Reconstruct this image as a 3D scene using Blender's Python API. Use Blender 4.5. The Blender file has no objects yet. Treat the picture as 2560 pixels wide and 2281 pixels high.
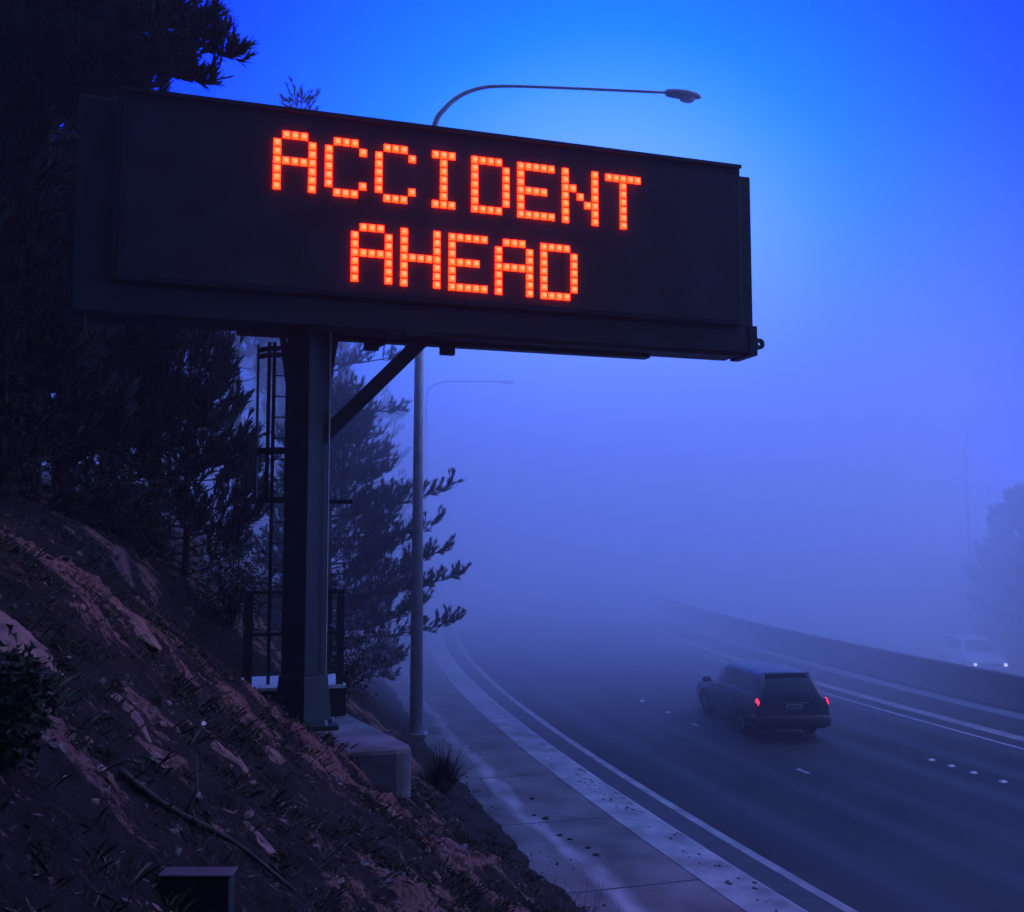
import bpy, math, random
from mathutils import Vector, Matrix, noise

# ------------------------------------------------------------------ camera, sky, sun, exposure
S = bpy.context.scene
COL = S.collection
PX, FOC, EYE = 2560.0, 2500.0, 4.5
PITCH = math.atan(209.5 / FOC)
cam_d = bpy.data.cameras.new("camera")
cam = bpy.data.objects.new("camera", cam_d)
COL.objects.link(cam)
cam.location = (0, 0, EYE)
cam.rotation_euler = (math.pi / 2 + PITCH, 0, 0)
cam_d.sensor_width = 36.0
cam_d.lens = 36.0 * FOC / PX
cam_d.clip_start = 0.05
cam_d.clip_end = 3000
S.camera = cam
S.render.resolution_x, S.render.resolution_y = 1024, 912
S.view_settings.view_transform = 'Standard'
S.view_settings.look = 'None'
S.view_settings.exposure = 0.0
S.view_settings.gamma = 1.0
S.cycles.use_denoising = True
S.cycles.volume_bounces = 12
S.cycles.max_bounces = 12
S.cycles.diffuse_bounces = 2
S.cycles.transparent_max_bounces = 8
S.cycles.sample_clamp_indirect = 3.0

SUN_EL, SUN_AZ = math.radians(40), math.radians(75)      # azimuth clockwise from +Y
w = bpy.data.worlds.new("World")
S.world = w
w.use_nodes = True
nt = w.node_tree
nt.nodes.clear()
out = nt.nodes.new("ShaderNodeOutputWorld")
sky = nt.nodes.new("ShaderNodeTexSky")
sky.sky_type = 'NISHITA'
sky.sun_disc = False
sky.sun_elevation = SUN_EL
sky.sun_rotation = SUN_AZ
bg1 = nt.nodes.new("ShaderNodeBackground")
bg1.inputs[1].default_value = 0.004
nt.links.new(sky.outputs[0], bg1.inputs[0])
tc = nt.nodes.new("ShaderNodeTexCoord")
dot = nt.nodes.new("ShaderNodeVectorMath")
dot.operation = 'DOT_PRODUCT'
ge, ga = math.radians(12.5), math.radians(5)
dot.inputs[1].default_value = (math.sin(ga) * math.cos(ge), math.cos(ga) * math.cos(ge), math.sin(ge))
nt.links.new(tc.outputs['Generated'], dot.inputs[0])
acs = nt.nodes.new("ShaderNodeMath")
acs.operation = 'ARCCOSINE'
nt.links.new(dot.outputs['Value'], acs.inputs[0])
dv = nt.nodes.new("ShaderNodeMath")
dv.operation = 'DIVIDE'
dv.inputs[1].default_value = math.pi
nt.links.new(acs.outputs[0], dv.inputs[0])
ramp = nt.nodes.new("ShaderNodeValToRGB")
ramp.color_ramp.interpolation = 'LINEAR'
cr = ramp.color_ramp
SKY = [(0, (.25, .55, 2.7)), (6, (.21, .52, 2.7)), (10, (.12, .43, 2.6)), (13, (.035, .32, 2.5)), (15.5, (.003, .235, 2.4)), (19, (.001, .155, 2.2)), (23, (.001, .09, 2.1)), (27, (.001, .05, 2.0)), (32, (.003, .06, 1.9)),
       (42, (.08, .28, 2.2)), (65, (.38, .74, 2.45)), (95, (.07, .14, .6)), (120, (.012, .024, .09)), (180, (.012, .014, .05))]
while len(cr.elements) < len(SKY):
    cr.elements.new(0.5)
for e, (a, c) in zip(cr.elements, SKY):
    e.position = a / 180.0
for e, (a, c) in zip(cr.elements, SKY):
    e.color = (*c, 1)
nt.links.new(dv.outputs[0], ramp.inputs[0])
bg2 = nt.nodes.new("ShaderNodeBackground")
bg2.inputs[1].default_value = 1.0
nt.links.new(ramp.outputs[0], bg2.inputs[0])
add = nt.nodes.new("ShaderNodeAddShader")
nt.links.new(bg1.outputs[0], add.inputs[0])
nt.links.new(bg2.outputs[0], add.inputs[1])
nt.links.new(add.outputs[0], out.inputs[0])

sd = bpy.data.lights.new("sun", 'SUN')
sd.energy = 0.36
sd.angle = math.radians(40)
sd.color = (1.0, .80, .76)
sun = bpy.data.objects.new("sun", sd)
COL.objects.link(sun)
sdir = Vector((math.sin(SUN_AZ) * math.cos(SUN_EL), math.cos(SUN_AZ) * math.cos(SUN_EL), math.sin(SUN_EL)))
sun.rotation_euler = sdir.to_track_quat('Z', 'Y').to_euler()
sun.location = (0, 30, 60)

R = random.Random(7)


def at(px, py, Y):
    """world point seen at photograph pixel (px, py), Y metres ahead"""
    a, u = (px - 1280) / FOC, (1140.5 - py) / FOC
    d = Vector((a, math.cos(PITCH) - u * math.sin(PITCH), math.sin(PITCH) + u * math.cos(PITCH)))
    return Vector((0, 0, EYE)) + d * (Y / d.y)


# ------------------------------------------------------------------ materials
def mat(name, color, rough=.7, metal=0., var=.25, scale=3., bump=0., bscale=30., spec=.5, emit=None, estr=1., color2=None, detail=6, coat=0.):
    m = bpy.data.materials.new(name)
    m.use_nodes = True
    n, l = m.node_tree.nodes, m.node_tree.links
    b = n["Principled BSDF"]
    b.inputs['Roughness'].default_value = rough
    b.inputs['Metallic'].default_value = metal
    b.inputs['Specular IOR Level'].default_value = spec
    b.inputs['Coat Weight'].default_value = coat
    g = n.new("ShaderNodeTexCoord")
    tx = n.new("ShaderNodeTexNoise")
    tx.inputs['Scale'].default_value = scale
    tx.inputs['Detail'].default_value = detail
    l.new(g.outputs['Object'], tx.inputs['Vector'])
    mr = n.new("ShaderNodeMapRange")
    mr.inputs[1].default_value, mr.inputs[2].default_value = .3, .7
    l.new(tx.outputs['Fac'], mr.inputs[0])
    mx = n.new("ShaderNodeMix")
    mx.data_type = 'RGBA'
    c2 = color2 or tuple(min(1, c * (1 + var)) for c in color)
    c1 = color if color2 else tuple(c * (1 - var) for c in color)
    mx.inputs[6].default_value = (*c1, 1)
    mx.inputs[7].default_value = (*c2, 1)
    l.new(mr.outputs[0], mx.inputs[0])
    l.new(mx.outputs[2], b.inputs['Base Color'])
    if bump:
        t2 = n.new("ShaderNodeTexNoise")
        t2.inputs['Scale'].default_value = bscale
        t2.inputs['Detail'].default_value = 5
        l.new(g.outputs['Object'], t2.inputs['Vector'])
        bp = n.new("ShaderNodeBump")
        bp.inputs['Strength'].default_value = bump
        bp.inputs['Distance'].default_value = .02
        l.new(t2.outputs['Fac'], bp.inputs['Height'])
        l.new(bp.outputs[0], b.inputs['Normal'])
    if emit:
        b.inputs['Emission Color'].default_value = (*emit, 1)
        b.inputs['Emission Strength'].default_value = estr
    return m


M = {}
M['asphalt'] = mat('asphalt', (.022, .024, .024), .7, 0, .35, .5, .5, 120, .25)
M['concrete'] = mat('concrete', (.24, .225, .22), .85, 0, .25, 1.6, .3, 40)
M['footpath'] = mat('footpath_concrete', (.12, .108, .108), .9, 0, .5, 1.1, .5, 25, detail=10)
M['kerb'] = mat('kerb_concrete', (.25, .25, .265), .85, 0, .4, 2.2, .4, 25)
M['gutter'] = mat('dark_gutter', (.030, .030, .034), .75, 0, .3, 3, .2, 30)  # one dark tone for the gutter and the joints
M['silt'] = mat('pale_silt', (.40, .38, .40), .95, 0, .3, 5, .5, 30)
M['paint'] = mat('road_paint', (.32, .32, .34), .7, 0, .45, 5)
M['barrier'] = mat('barrier_concrete', (.075, .075, .075), .9, 0, .35, 1.2, .3, 20)
M['footing'] = mat('footing_concrete', (.115, .118, .122), .85, 0, .5, 1.6, .4, 20)
M['dark_steel'] = mat('dark_painted_steel', (.014, .030, .032), .55, 0, .3, 2.5, .05, 40, .35)
M['cabinet'] = mat('cabinet_paint', (.014, .044, .050), .6, 0, .25, 1.2, .04, 30, .3)
M['display'] = mat('display_sheet', (.030, .046, .056), .5, 0, .2, 2.0, 0, 30, .25)
M['galv'] = mat('galvanised_steel', (.30, .31, .34), .5, .4, .2, 5)
M['grating'] = mat('sky_pale_grating', (.55, .56, .6), .45, .3, .2, 9, .4, 60)  # pale: sky reflection on the deck top put into the colour
M['lamp_glass'] = mat('lamp_glass', (.5, .5, .55), .25, 0, .1, 9)
M['led'] = mat('led_lens', (.3, .03, .01), .4, 0, .05, 9, emit=(1, .0115, .0012), estr=17.0)
M['led_core'] = mat('led_core', (.3, .1, .05), .4, 0, .05, 9, emit=(1, .0260, .0100), estr=17.0)
M['bolt'] = mat('bolt_steel', (.6, .58, .55), .4, .6, .2, 9)
M['bark'] = mat('pine_bark', (.030, .024, .020), .95, 0, .4, 7, .6, 18)
M['needles'] = mat('pine_needles', (.020, .034, .022), .7, 0, .45, 1.1, spec=.25)
M['shrub'] = mat('scrub_leaves', (.022, .030, .016), .8, 0, .5, 3, spec=.2)
M['rock'] = mat('red_rock', (.07, .034, .028), .9, 0, .3, 4.5, .9, 14, color2=(.30, .155, .13), detail=12)
M['stone'] = mat('grey_stone', (.16, .13, .12), .9, 0, .4, 5, .8, 16)
M['clod'] = mat('earth_clod', (.040, .030, .026), .95, 0, .4, 8, .8, 20)
M['quartz'] = mat('white_stone', (.75, .72, .74), .7, 0, .2, 6, .6, 16)
M['straw'] = mat('dry_grass', (.085, .062, .035), .85, 0, .5, 6)
M['litter'] = mat('leaf_litter', (.075, .050, .036), .9, 0, .6, 9)
M['pale_leaf'] = mat('dry_pale_leaf', (.16, .125, .105), .9, 0, .4, 9)
M['wood'] = mat('dead_wood', (.045, .034, .028), .9, 0, .4, 6, .5, 20)
M['navy'] = mat('navy_car_paint', (.008, .012, .030), .32, .1, .1, 2, spec=.4, coat=.3)
M['white_car'] = mat('pale_car_paint', (.62, .63, .66), .3, 0, .05, 2, coat=.5)
M['car_glass'] = mat('car_glass', (.012, .014, .02), .08, 0, .1, 2, spec=.6)
M['tyre'] = mat('tyre_rubber', (.012, .012, .012), .9, 0, .3, 8)
M['rim'] = mat('alloy_rim', (.30, .31, .34), .35, .7, .15, 6)
M['trim'] = mat('black_trim', (.012, .012, .014), .6, 0, .2, 6)
M['plate'] = mat('number_plate', (.42, .42, .44), .5, 0, .1, 9)
M['tail'] = mat('tail_lamp_lit', (.3, .01, .01), .3, 0, .05, 9, emit=(1, .010, .026), estr=6.)
M['tail_off'] = mat('tail_lamp_lens', (.16, .012, .012), .25, 0, .1, 9)
M['headlamp'] = mat('headlamp_lit', (.8, .8, .8), .2, 0, .05, 9, emit=(.75, .70, 1.0), estr=2.2)
M['reflector'] = mat('lane_reflector', (.55, .55, .57), .3, 0, .1, 9)
M['pit'] = mat('dark_cabinet', (.010, .011, .012), .7, 0, .3, 4)
M['pit_lid'] = mat('cabinet_lid', (.035, .045, .045), .6, .2, .2, 4)


def hill_material():
    m = bpy.data.materials.new('hillside_soil')
    m.use_nodes = True
    n, l = m.node_tree.nodes, m.node_tree.links
    b = n["Principled BSDF"]
    b.inputs['Roughness'].default_value = .95
    b.inputs['Specular IOR Level'].default_value = .15
    at_ = n.new("ShaderNodeVertexColor")
    at_.layer_name = "rock"
    g = n.new("ShaderNodeTexCoord")
    t1 = n.new("ShaderNodeTexNoise")
    t1.inputs['Scale'].default_value = 2.6
    t1.inputs['Detail'].default_value = 12
    t1.inputs['Roughness'].default_value = .72
    mpn = n.new("ShaderNodeMapping")
    mpn.inputs['Scale'].default_value = (.75, 2.3, .75)
    mpn.inputs['Rotation'].default_value = (0, 0, math.radians(20))
    l.new(g.outputs['Object'], mpn.inputs['Vector'])
    l.new(mpn.outputs[0], t1.inputs['Vector'])
    t2 = n.new("ShaderNodeTexNoise")
    t2.inputs['Scale'].default_value = 24
    t2.inputs['Detail'].default_value = 12
    t2.inputs['Roughness'].default_value = .8
    l.new(g.outputs['Object'], t2.inputs['Vector'])

    def mixc(f, a, c):
        x = n.new("ShaderNodeMix")
        x.data_type = 'RGBA'
        l.new(f, x.inputs[0])
        for i, v in ((6, a), (7, c)):
            if isinstance(v, tuple):
                x.inputs[i].default_value = (*v, 1)
            else:
                l.new(v, x.inputs[i])
        return x.outputs[2]

    def rng(s, a, c):
        x = n.new("ShaderNodeMapRange")
        x.inputs[1].default_value, x.inputs[2].default_value = a, c
        l.new(s, x.inputs[0])
        return x.outputs[0]
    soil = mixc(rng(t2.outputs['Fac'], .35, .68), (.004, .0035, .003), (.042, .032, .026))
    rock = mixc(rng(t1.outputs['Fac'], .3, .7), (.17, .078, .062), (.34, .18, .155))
    mm = n.new("ShaderNodeMath")
    mm.operation = 'MULTIPLY_ADD'
    mm.inputs[1].default_value = 1.0
    l.new(t1.outputs['Fac'], mm.inputs[0])
    l.new(at_.outputs['Color'], mm.inputs[2])
    m2 = n.new("ShaderNodeMath")
    m2.operation = 'MULTIPLY_ADD'
    m2.inputs[1].default_value = .55
    l.new(t2.outputs['Fac'], m2.inputs[0])
    l.new(mm.outputs[0], m2.inputs[2])
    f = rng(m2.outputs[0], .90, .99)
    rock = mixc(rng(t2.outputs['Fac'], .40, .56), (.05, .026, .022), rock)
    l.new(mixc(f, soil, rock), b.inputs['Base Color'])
    bp = n.new("ShaderNodeBump")
    bp.inputs['Strength'].default_value = 1.0
    bp.inputs['Distance'].default_value = .06
    l.new(t1.outputs['Fac'], bp.inputs['Height'])
    b2 = n.new("ShaderNodeBump")
    b2.inputs['Strength'].default_value = .8
    b2.inputs['Distance'].default_value = .035
    l.new(t2.outputs['Fac'], b2.inputs['Height'])
    l.new(bp.outputs[0], b2.inputs['Normal'])
    l.new(b2.outputs[0], b.inputs['Normal'])
    return m


M['hill'] = hill_material()


# ------------------------------------------------------------------ mesh helpers
class MB:
    def __init__(self):
        self.v, self.f, self.mi = [], [], []

    def add(self, vs, fs, mi=0):
        o = len(self.v)
        self.v += [tuple(p) for p in vs]
        self.f += [tuple(i + o for i in q) for q in fs]
        self.mi += [mi] * len(fs)

    def box(self, x0, x1, y0, y1, z0, z1, mi=0):
        self.add([(x0, y0, z0), (x1, y0, z0), (x1, y1, z0), (x0, y1, z0), (x0, y0, z1), (x1, y0, z1), (x1, y1, z1), (x0, y1, z1)],
                 [(0, 3, 2, 1), (4, 5, 6, 7), (0, 1, 5, 4), (1, 2, 6, 5), (2, 3, 7, 6), (3, 0, 4, 7)], mi)

    def bar(self, a, b, wd, ht, mi=0, up=(0, 0, 1)):
        a, b = Vector(a), Vector(b)
        d = (b - a).normalized()
        s = d.cross(Vector(up))
        if s.length < 1e-4:
            s = d.cross(Vector((0, 1, 0)))
        s.normalize()
        t = s.cross(d)
        vs = [p + s * i * wd / 2 + t * j * ht / 2 for p in (a, b) for i, j in ((-1, -1), (1, -1), (1, 1), (-1, 1))]
        self.add(vs, [(0, 3, 2, 1), (4, 5, 6, 7), (0, 1, 5, 4), (1, 2, 6, 5), (2, 3, 7, 6), (3, 0, 4, 7)], mi)

    def tube(self, pts, rad, n=8, mi=0, cap=True):
        pts = [Vector(p) for p in pts]
        rs = rad if isinstance(rad, (list, tuple)) else [rad] * len(pts)
        vs, fs = [], []
        prev = None
        for i, p in enumerate(pts):
            d = (pts[min(i + 1, len(pts) - 1)] - pts[max(i - 1, 0)])
            d = d.normalized() if d.length > 1e-9 else Vector((0, 0, 1))
            s = prev - d * prev.dot(d) if prev is not None else d.cross(Vector((.31, .57, .76)))
            if s.length < 1e-5:
                s = d.cross(Vector((1, 0, 0)))
            s.normalize()
            prev = s
            t = d.cross(s)
            for k in range(n):
                a = 2 * math.pi * k / n
                vs.append(p + (s * math.cos(a) + t * math.sin(a)) * rs[i])
        for i in range(len(pts) - 1):
            for k in range(n):
                fs.append((i * n + k, i * n + (k + 1) % n, (i + 1) * n + (k + 1) % n, (i + 1) * n + k))
        if cap:
            fs.append(tuple(range(n - 1, -1, -1)))
            fs.append(tuple(range((len(pts) - 1) * n, len(pts) * n)))
        self.add(vs, fs, mi)

    def prism(self, poly, lift, mi=0):
        n = len(poly)
        lift = Vector(lift)
        vs = [Vector(p) for p in poly] + [Vector(p) + lift for p in poly]
        fs = [tuple(range(n - 1, -1, -1)), tuple(range(n, 2 * n))] + [(i, (i + 1) % n, n + (i + 1) % n, n + i) for i in range(n)]
        self.add(vs, fs, mi)

    def build(self, name, m, parent=None, smooth=False, bevel=0., loc=None):
        me = bpy.data.meshes.new(name)
        me.from_pydata(self.v, [], self.f)
        ms = m if isinstance(m, (list, tuple)) else [m]
        for x in ms:
            me.materials.append(x)
        me.polygons.foreach_set('material_index', self.mi)
        if smooth:
            me.polygons.foreach_set('use_smooth', [True] * len(me.polygons))
        me.update()
        o = bpy.data.objects.new(name, me)
        COL.objects.link(o)
        if parent:
            o.parent = parent
        if loc is not None:
            o.location = loc
        if bevel:
            b = o.modifiers.new("bevel", 'BEVEL')
            b.width = bevel
            b.segments = 2
            b.limit_method = 'ANGLE'
        return o


def tag(o, label=None, cat=None, group=None, kind=None):
    for k, v in (('label', label), ('category', cat), ('group', group), ('kind', kind)):
        if v:
            o[k] = v
    return o


def empty(name, loc, rz=0., **kw):
    o = bpy.data.objects.new(name, None)
    COL.objects.link(o)
    o.location = loc
    o.rotation_euler = (0, 0, rz)
    o.empty_display_size = .2
    return tag(o, **kw)


def copy_tree(o, parent=None):
    c = o.copy()
    COL.objects.link(c)
    c.parent = parent
    for ch in list(o.children):
        copy_tree(ch, c)
    return c


# ------------------------------------------------------------------ road frame: circles about (CX, CY)
CX, CY, RK = 162.0, 61.0, 165.08


def off(x, y):
    return math.hypot(x - CX, y - CY) - RK


def arc(o, t, z=0.):
    """point at offset o from the kerb line, t metres along the road (t = 0 abreast of y = CY)"""
    a = t / RK
    r = RK + o
    return Vector((CX - r * math.cos(a), CY + r * math.sin(a), z))


PROF = [(-80, 6), (-50, 4.0), (-36, 2.5), (-30, .3), (-27, -1.9), (-13.3, -1.9), (-12.9, -.25), (2.9, -.25), (3.12, .07), (3.36, .17), (3.9, .42), (4.8, 1.0), (5.5, 1.5), (6.9, 2.62),
        (7.5, 3.1), (8.5, 3.92), (9.6, 4.6), (12, 5.7), (20, 8.0), (40, 12), (90, 18)]


def lerp_prof(o):
    if o <= PROF[0][0]:
        return PROF[0][1]
    for (a, za), (b, zb) in zip(PROF, PROF[1:]):
        if o <= b:
            return za + (zb - za) * (o - a) / (b - a)
    return PROF[-1][1]


def fbm(x, y, z=0., oct=5):
    return noise.fractal(Vector((x, y, z)), 1.0, 2.0, oct)


def rocky(x, y):
    """how far a spot of the cutting is bare rock (streaks running down the slope)"""
    o = off(x, y)
    if o < 4.2:
        return 0.
    q = fbm(o * .75 + 3.1, y * 1.2 + x * .5, 4.7, 4)
    return max(0., min(1., .5 * (.12 + q * 1.0 + .55 * fbm(x * 2.6, y * 2.6, 9., 4))))


def ground_z(x, y, fine=True):
    o = off(x, y)
    z = lerp_prof(o)
    if o > 2.95:
        k = min(1, max(.12, (o - 2.95) / 1.5))
        near = max(0., min(1., (9 - y) / 7.))
        z -= k * .75 * near * min(1, max(0, (12 - o) / 4))
        # a levelled bay round the sign's footing
        bay = max(0., 1 - max(0., abs(y - 14.6) - 1.4) / 1.2) * max(0., min(1., (9.0 - o) / 1.5))
        z = z * (1 - bay) + min(z, 2.0 - max(0, 5.4 - o) * .6) * bay
        if fine:
            z += k * (.20 * fbm(x * .55, y * .55, 1.3, 3) + .10 * fbm(x * 1.9, y * 1.9, 7., 4) + .035 * fbm(x * 7, y * 7, 2., 3))
            rr_ = rocky(x, y)
            rdg = 1 - 2 * abs(fbm(x * 1.5 + y * .9, y * 1.5 - x * .5, 5., 4))
            z += k * (.07 * rr_ + .16 * rr_ * rdg + .05 * fbm(x * 4.3, y * 4.3, 5., 4))
        else:
            z += k * .5 * fbm(x * .12, y * .12, 3., 3)
    return z


def hit(px, py, lift=0.):
    d = at(px, py, 10) - Vector((0, 0, EYE))
    d.normalize()
    for q in range(60, 2400):
        pt = Vector((0, 0, EYE)) + d * q * .02
        if pt.z < ground_z(pt.x, pt.y) + lift:
            return pt
    return pt


def axis(marks):
    r = [marks[0][0]]
    for (a, st), (b, _) in zip(marks, marks[1:]):
        n = max(1, round((b - a) / st))
        r += [a + (b - a) * (i + 1) / n for i in range(n)]
    return r


xs = axis([(-400, 40), (-80, 6), (-30, 1.2), (-12, .35), (-6.5, .055), (2.2, .3), (6, 2), (40, 6), (120, 40), (500, 1)])
ys = axis([(-60, 6), (0, .5), (2.5, .06), (13.5, .2), (22, .6), (45, 2.5), (120, 15), (240, 60), (600, 1)])
g = MB()
nx = len(xs)
rk = []
for y in ys:
    for x in xs:
        fine = -12 < x < 6 and -2 < y < 30
        z = ground_z(x, y, fine)
        if abs(x) > 150 or y > 200:
            z = min(z, 3)
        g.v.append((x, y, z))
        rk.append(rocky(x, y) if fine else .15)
for j in range(len(ys) - 1):
    for i in range(nx - 1):
        g.f.append((j * nx + i, j * nx + i + 1, (j + 1) * nx + i + 1, (j + 1) * nx + i))
        g.mi.append(0)
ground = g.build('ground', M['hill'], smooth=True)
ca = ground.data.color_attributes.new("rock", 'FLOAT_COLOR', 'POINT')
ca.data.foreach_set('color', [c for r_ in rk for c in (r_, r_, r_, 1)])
tag(ground, kind='structure')


# ------------------------------------------------------------------ road, kerb, footpath
def strip(name, m, prof, t0=-62., t1=150., step=1.5, kind='structure', solid_bottom=None, jag=None, smooth=False):
    """sweep a cross profile [(offset, z), ...] along the road"""
    b = MB()
    n = int((t1 - t0) / step)
    k = len(prof)
    for i in range(n + 1):
        t = t0 + (t1 - t0) * i / n
        for j, (o, z) in enumerate(prof):
            if jag:
                o += jag(t, j)
            b.v.append(tuple(arc(o, t, z)))
    for i in range(n):
        for j in range(k - 1):
            b.f.append((i * k + j, i * k + j + 1, (i + 1) * k + j + 1, (i + 1) * k + j))
            b.mi.append(0)
    o = b.build(name, m, smooth=smooth)
    if kind:
        tag(o, kind=kind)
    return o


rcols = [.60 - 13.6 * k / 68 for k in range(69)]
road = strip('road', M['asphalt'], [(o_, 0) for o_ in rcols], step=1.0)
wear = []
for i in range(len(road.data.vertices) // 69):
    t_ = -62 + i
    for o_ in rcols:
        v_ = 0.
        for c_ in (-1.1, -2.7, -4.2, -5.8, -7.3, -8.8):
            v_ += math.exp(-((o_ - c_ + .12 * fbm(t_ * .06, c_, 0, 2)) / .34) ** 2)
        v_ = .5 * v_ + .5 * fbm(t_ * .05, o_ * 1.3, 3., 4)
        wear.append(max(0., min(1., v_)))
ca = road.data.color_attributes.new("wear", 'FLOAT_COLOR', 'POINT')
ca.data.foreach_set('color', [c for v_ in wear for c in (v_, v_, v_, 1)])
n_, l_ = M['asphalt'].node_tree.nodes, M['asphalt'].node_tree.links
vc = n_.new("ShaderNodeVertexColor")
vc.layer_name = "wear"
pb_ = n_["Principled BSDF"]
src = pb_.inputs['Base Color'].links[0].from_socket
gtx = n_.new("ShaderNodeTexNoise")
gtx.inputs['Scale'].default_value = 60
gtx.inputs['Detail'].default_value = 3
tcn = [q_ for q_ in n_ if q_.type == 'TEX_COORD'][0]
l_.new(tcn.outputs['Object'], gtx.inputs['Vector'])
gmr = n_.new("ShaderNodeMapRange")
for k_, q_ in ((1, .3), (2, .7), (3, .35), (4, 2.0)):
    gmr.inputs[k_].default_value = q_
l_.new(gtx.outputs['Fac'], gmr.inputs[0])
mg = n_.new("ShaderNodeMix")
mg.data_type = 'RGBA'
mg.blend_type = 'MULTIPLY'
mg.inputs[0].default_value = 1
l_.new(src, mg.inputs[6])
l_.new(gmr.outputs[0], mg.inputs[7])
mw = n_.new("ShaderNodeMix")
mw.data_type = 'RGBA'
l_.new(vc.outputs['Color'], mw.inputs[0])
l_.new(mg.outputs[2], mw.inputs[6])
mw.inputs[7].default_value = (.029, .031, .031, 1)
l_.new(mw.outputs[2], pb_.inputs['Base Color'])
rmr = n_.new("ShaderNodeMapRange")
rmr.inputs[3].default_value, rmr.inputs[4].default_value = .75, .45
l_.new(vc.outputs['Color'], rmr.inputs[0])
l_.new(rmr.outputs[0], pb_.inputs['Roughness'])
strip('opposite_road', M['asphalt'], [(-12.8, -1.7), (-20, -1.7), (-27.2, -1.7)])
fp = MB()
silt = []
fo_ = [3.462] + [3.46 - 2.06 * k / 40 for k in range(41)] + [1.399]
tt = [-62 + .3 * k for k in range(240)] + [10 + 3 * k for k in range(46)]
for t_ in tt:
    for q_, o_ in enumerate(fo_):
        fp.v.append(tuple(arc(o_, t_, -.2 if q_ == 0 else (.10 if q_ == 42 else .15))))
        ctr = 2.72 + .14 * fbm(t_ * .35, 0, 0, 3)
        wd_ = .19 + .12 * fbm(t_ * .6, 5, 0, 3)
        v_ = max(0., 1 - (abs(o_ - ctr) / max(.03, wd_)) ** 2) * (.62 + .9 * fbm(t_ * 1.5, o_ * 3, 2, 4))
        v_ += .35 * max(0., fbm(t_ * .5, o_ * 1.4, 8., 4)) * (1 if o_ > 2.8 else .3)
        silt.append(max(0., min(1., v_)))
for i in range(len(tt) - 1):
    for j in range(42):
        fp.f.append((i * 43 + j, i * 43 + j + 1, (i + 1) * 43 + j + 1, (i + 1) * 43 + j))
        fp.mi.append(0)
fpo = fp.build('footpath', M['footpath'])
ca = fpo.data.color_attributes.new("silt", 'FLOAT_COLOR', 'POINT')
ca.data.foreach_set('color', [c for v_ in silt for c in (v_, v_, v_, 1)])
tag(fpo, kind='structure')
n_, l_ = M['footpath'].node_tree.nodes, M['footpath'].node_tree.links
vc = n_.new("ShaderNodeVertexColor")
vc.layer_name = "silt"
mxs = n_.new("ShaderNodeMix")
mxs.data_type = 'RGBA'
pb_ = n_["Principled BSDF"]
l_.new(pb_.inputs['Base Color'].links[0].from_socket, mxs.inputs[6])
mxs.inputs[7].default_value = (.34, .32, .34, 1)
l_.new(vc.outputs['Color'], mxs.inputs[0])
l_.new(mxs.outputs[2], pb_.inputs['Base Color'])
strip('gutter', M['gutter'], [(.74, .03), (.16, .006)])
strip('gutter_lip', M['kerb'], [(.16, .010), (.0, .010), (-.004, -.02)], step=1.0)
strip('kerb', M['kerb'], [(1.50, .05), (1.50, .158), (.86, .16), (.78, .135), (.74, .02)], step=.6,
      jag=lambda t, j: .02 * fbm(t * .9, j * 3., 1., 3) if j in (2, 3) else 0.)
strip('edge_line', M['paint'], [(-9.11, .004), (-9.22, .004)])
strip('drain_strip', M['concrete'], [(-9.75, .004), (-10.15, .004)])
strip('barrier_apron', M['concrete'], [(-11.7, .006), (-12.30, .006)])
# expansion joints across the footpath
b = MB()
for k in range(24):
    t = -57 + k * 3.0
    p, q = arc(1.41, t, .1515), arc(3.40, t + .05, .1515)
    b.add([arc(1.42, t, .1525), arc(3.44, t, .1525), arc(3.44, t + .035, .1525), arc(1.42, t + .035, .1525)], [(0, 1, 2, 3)])
o = b.build('footpath_joints', M['gutter'])
tag(o, kind='structure')
# lane dashes
b = MB()
for o_, ts in ((-3.46, (-42.6, -37.4, -33.6, -26, -18)), (-6.55, (-27.6, -18.5))):
    for t in ts:
        L = .42
        b.add([arc(o_ - .045, t, .004), arc(o_ - .045, t + L, .004), arc(o_ + .045, t + L, .004), arc(o_ + .045, t, .004)], [(0, 1, 2, 3)])
tag(b.build('lane_line', M['paint']), kind='structure')
# cracks and black grit on the kerb top
b = MB()
for k in range(170):
    t = R.uniform(-52, -30)
    o_ = R.uniform(.88, 1.25)
    s = R.uniform(.008, .03)
    p = arc(o_, t, .163)
    n = R.randint(4, 6)
    b.add([p + Vector((math.cos(6.28 * i / n) * s * R.uniform(.6, 1.6), math.sin(6.28 * i / n) * s * R.uniform(.6, 1.8), R.uniform(0, .006))) for i in range(n)], [tuple(range(n))])
tag(b.build('kerb_grit', M['clod']), label='black grit and broken bits lying along the pale kerb top', cat='grit', kind='stuff')

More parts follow.
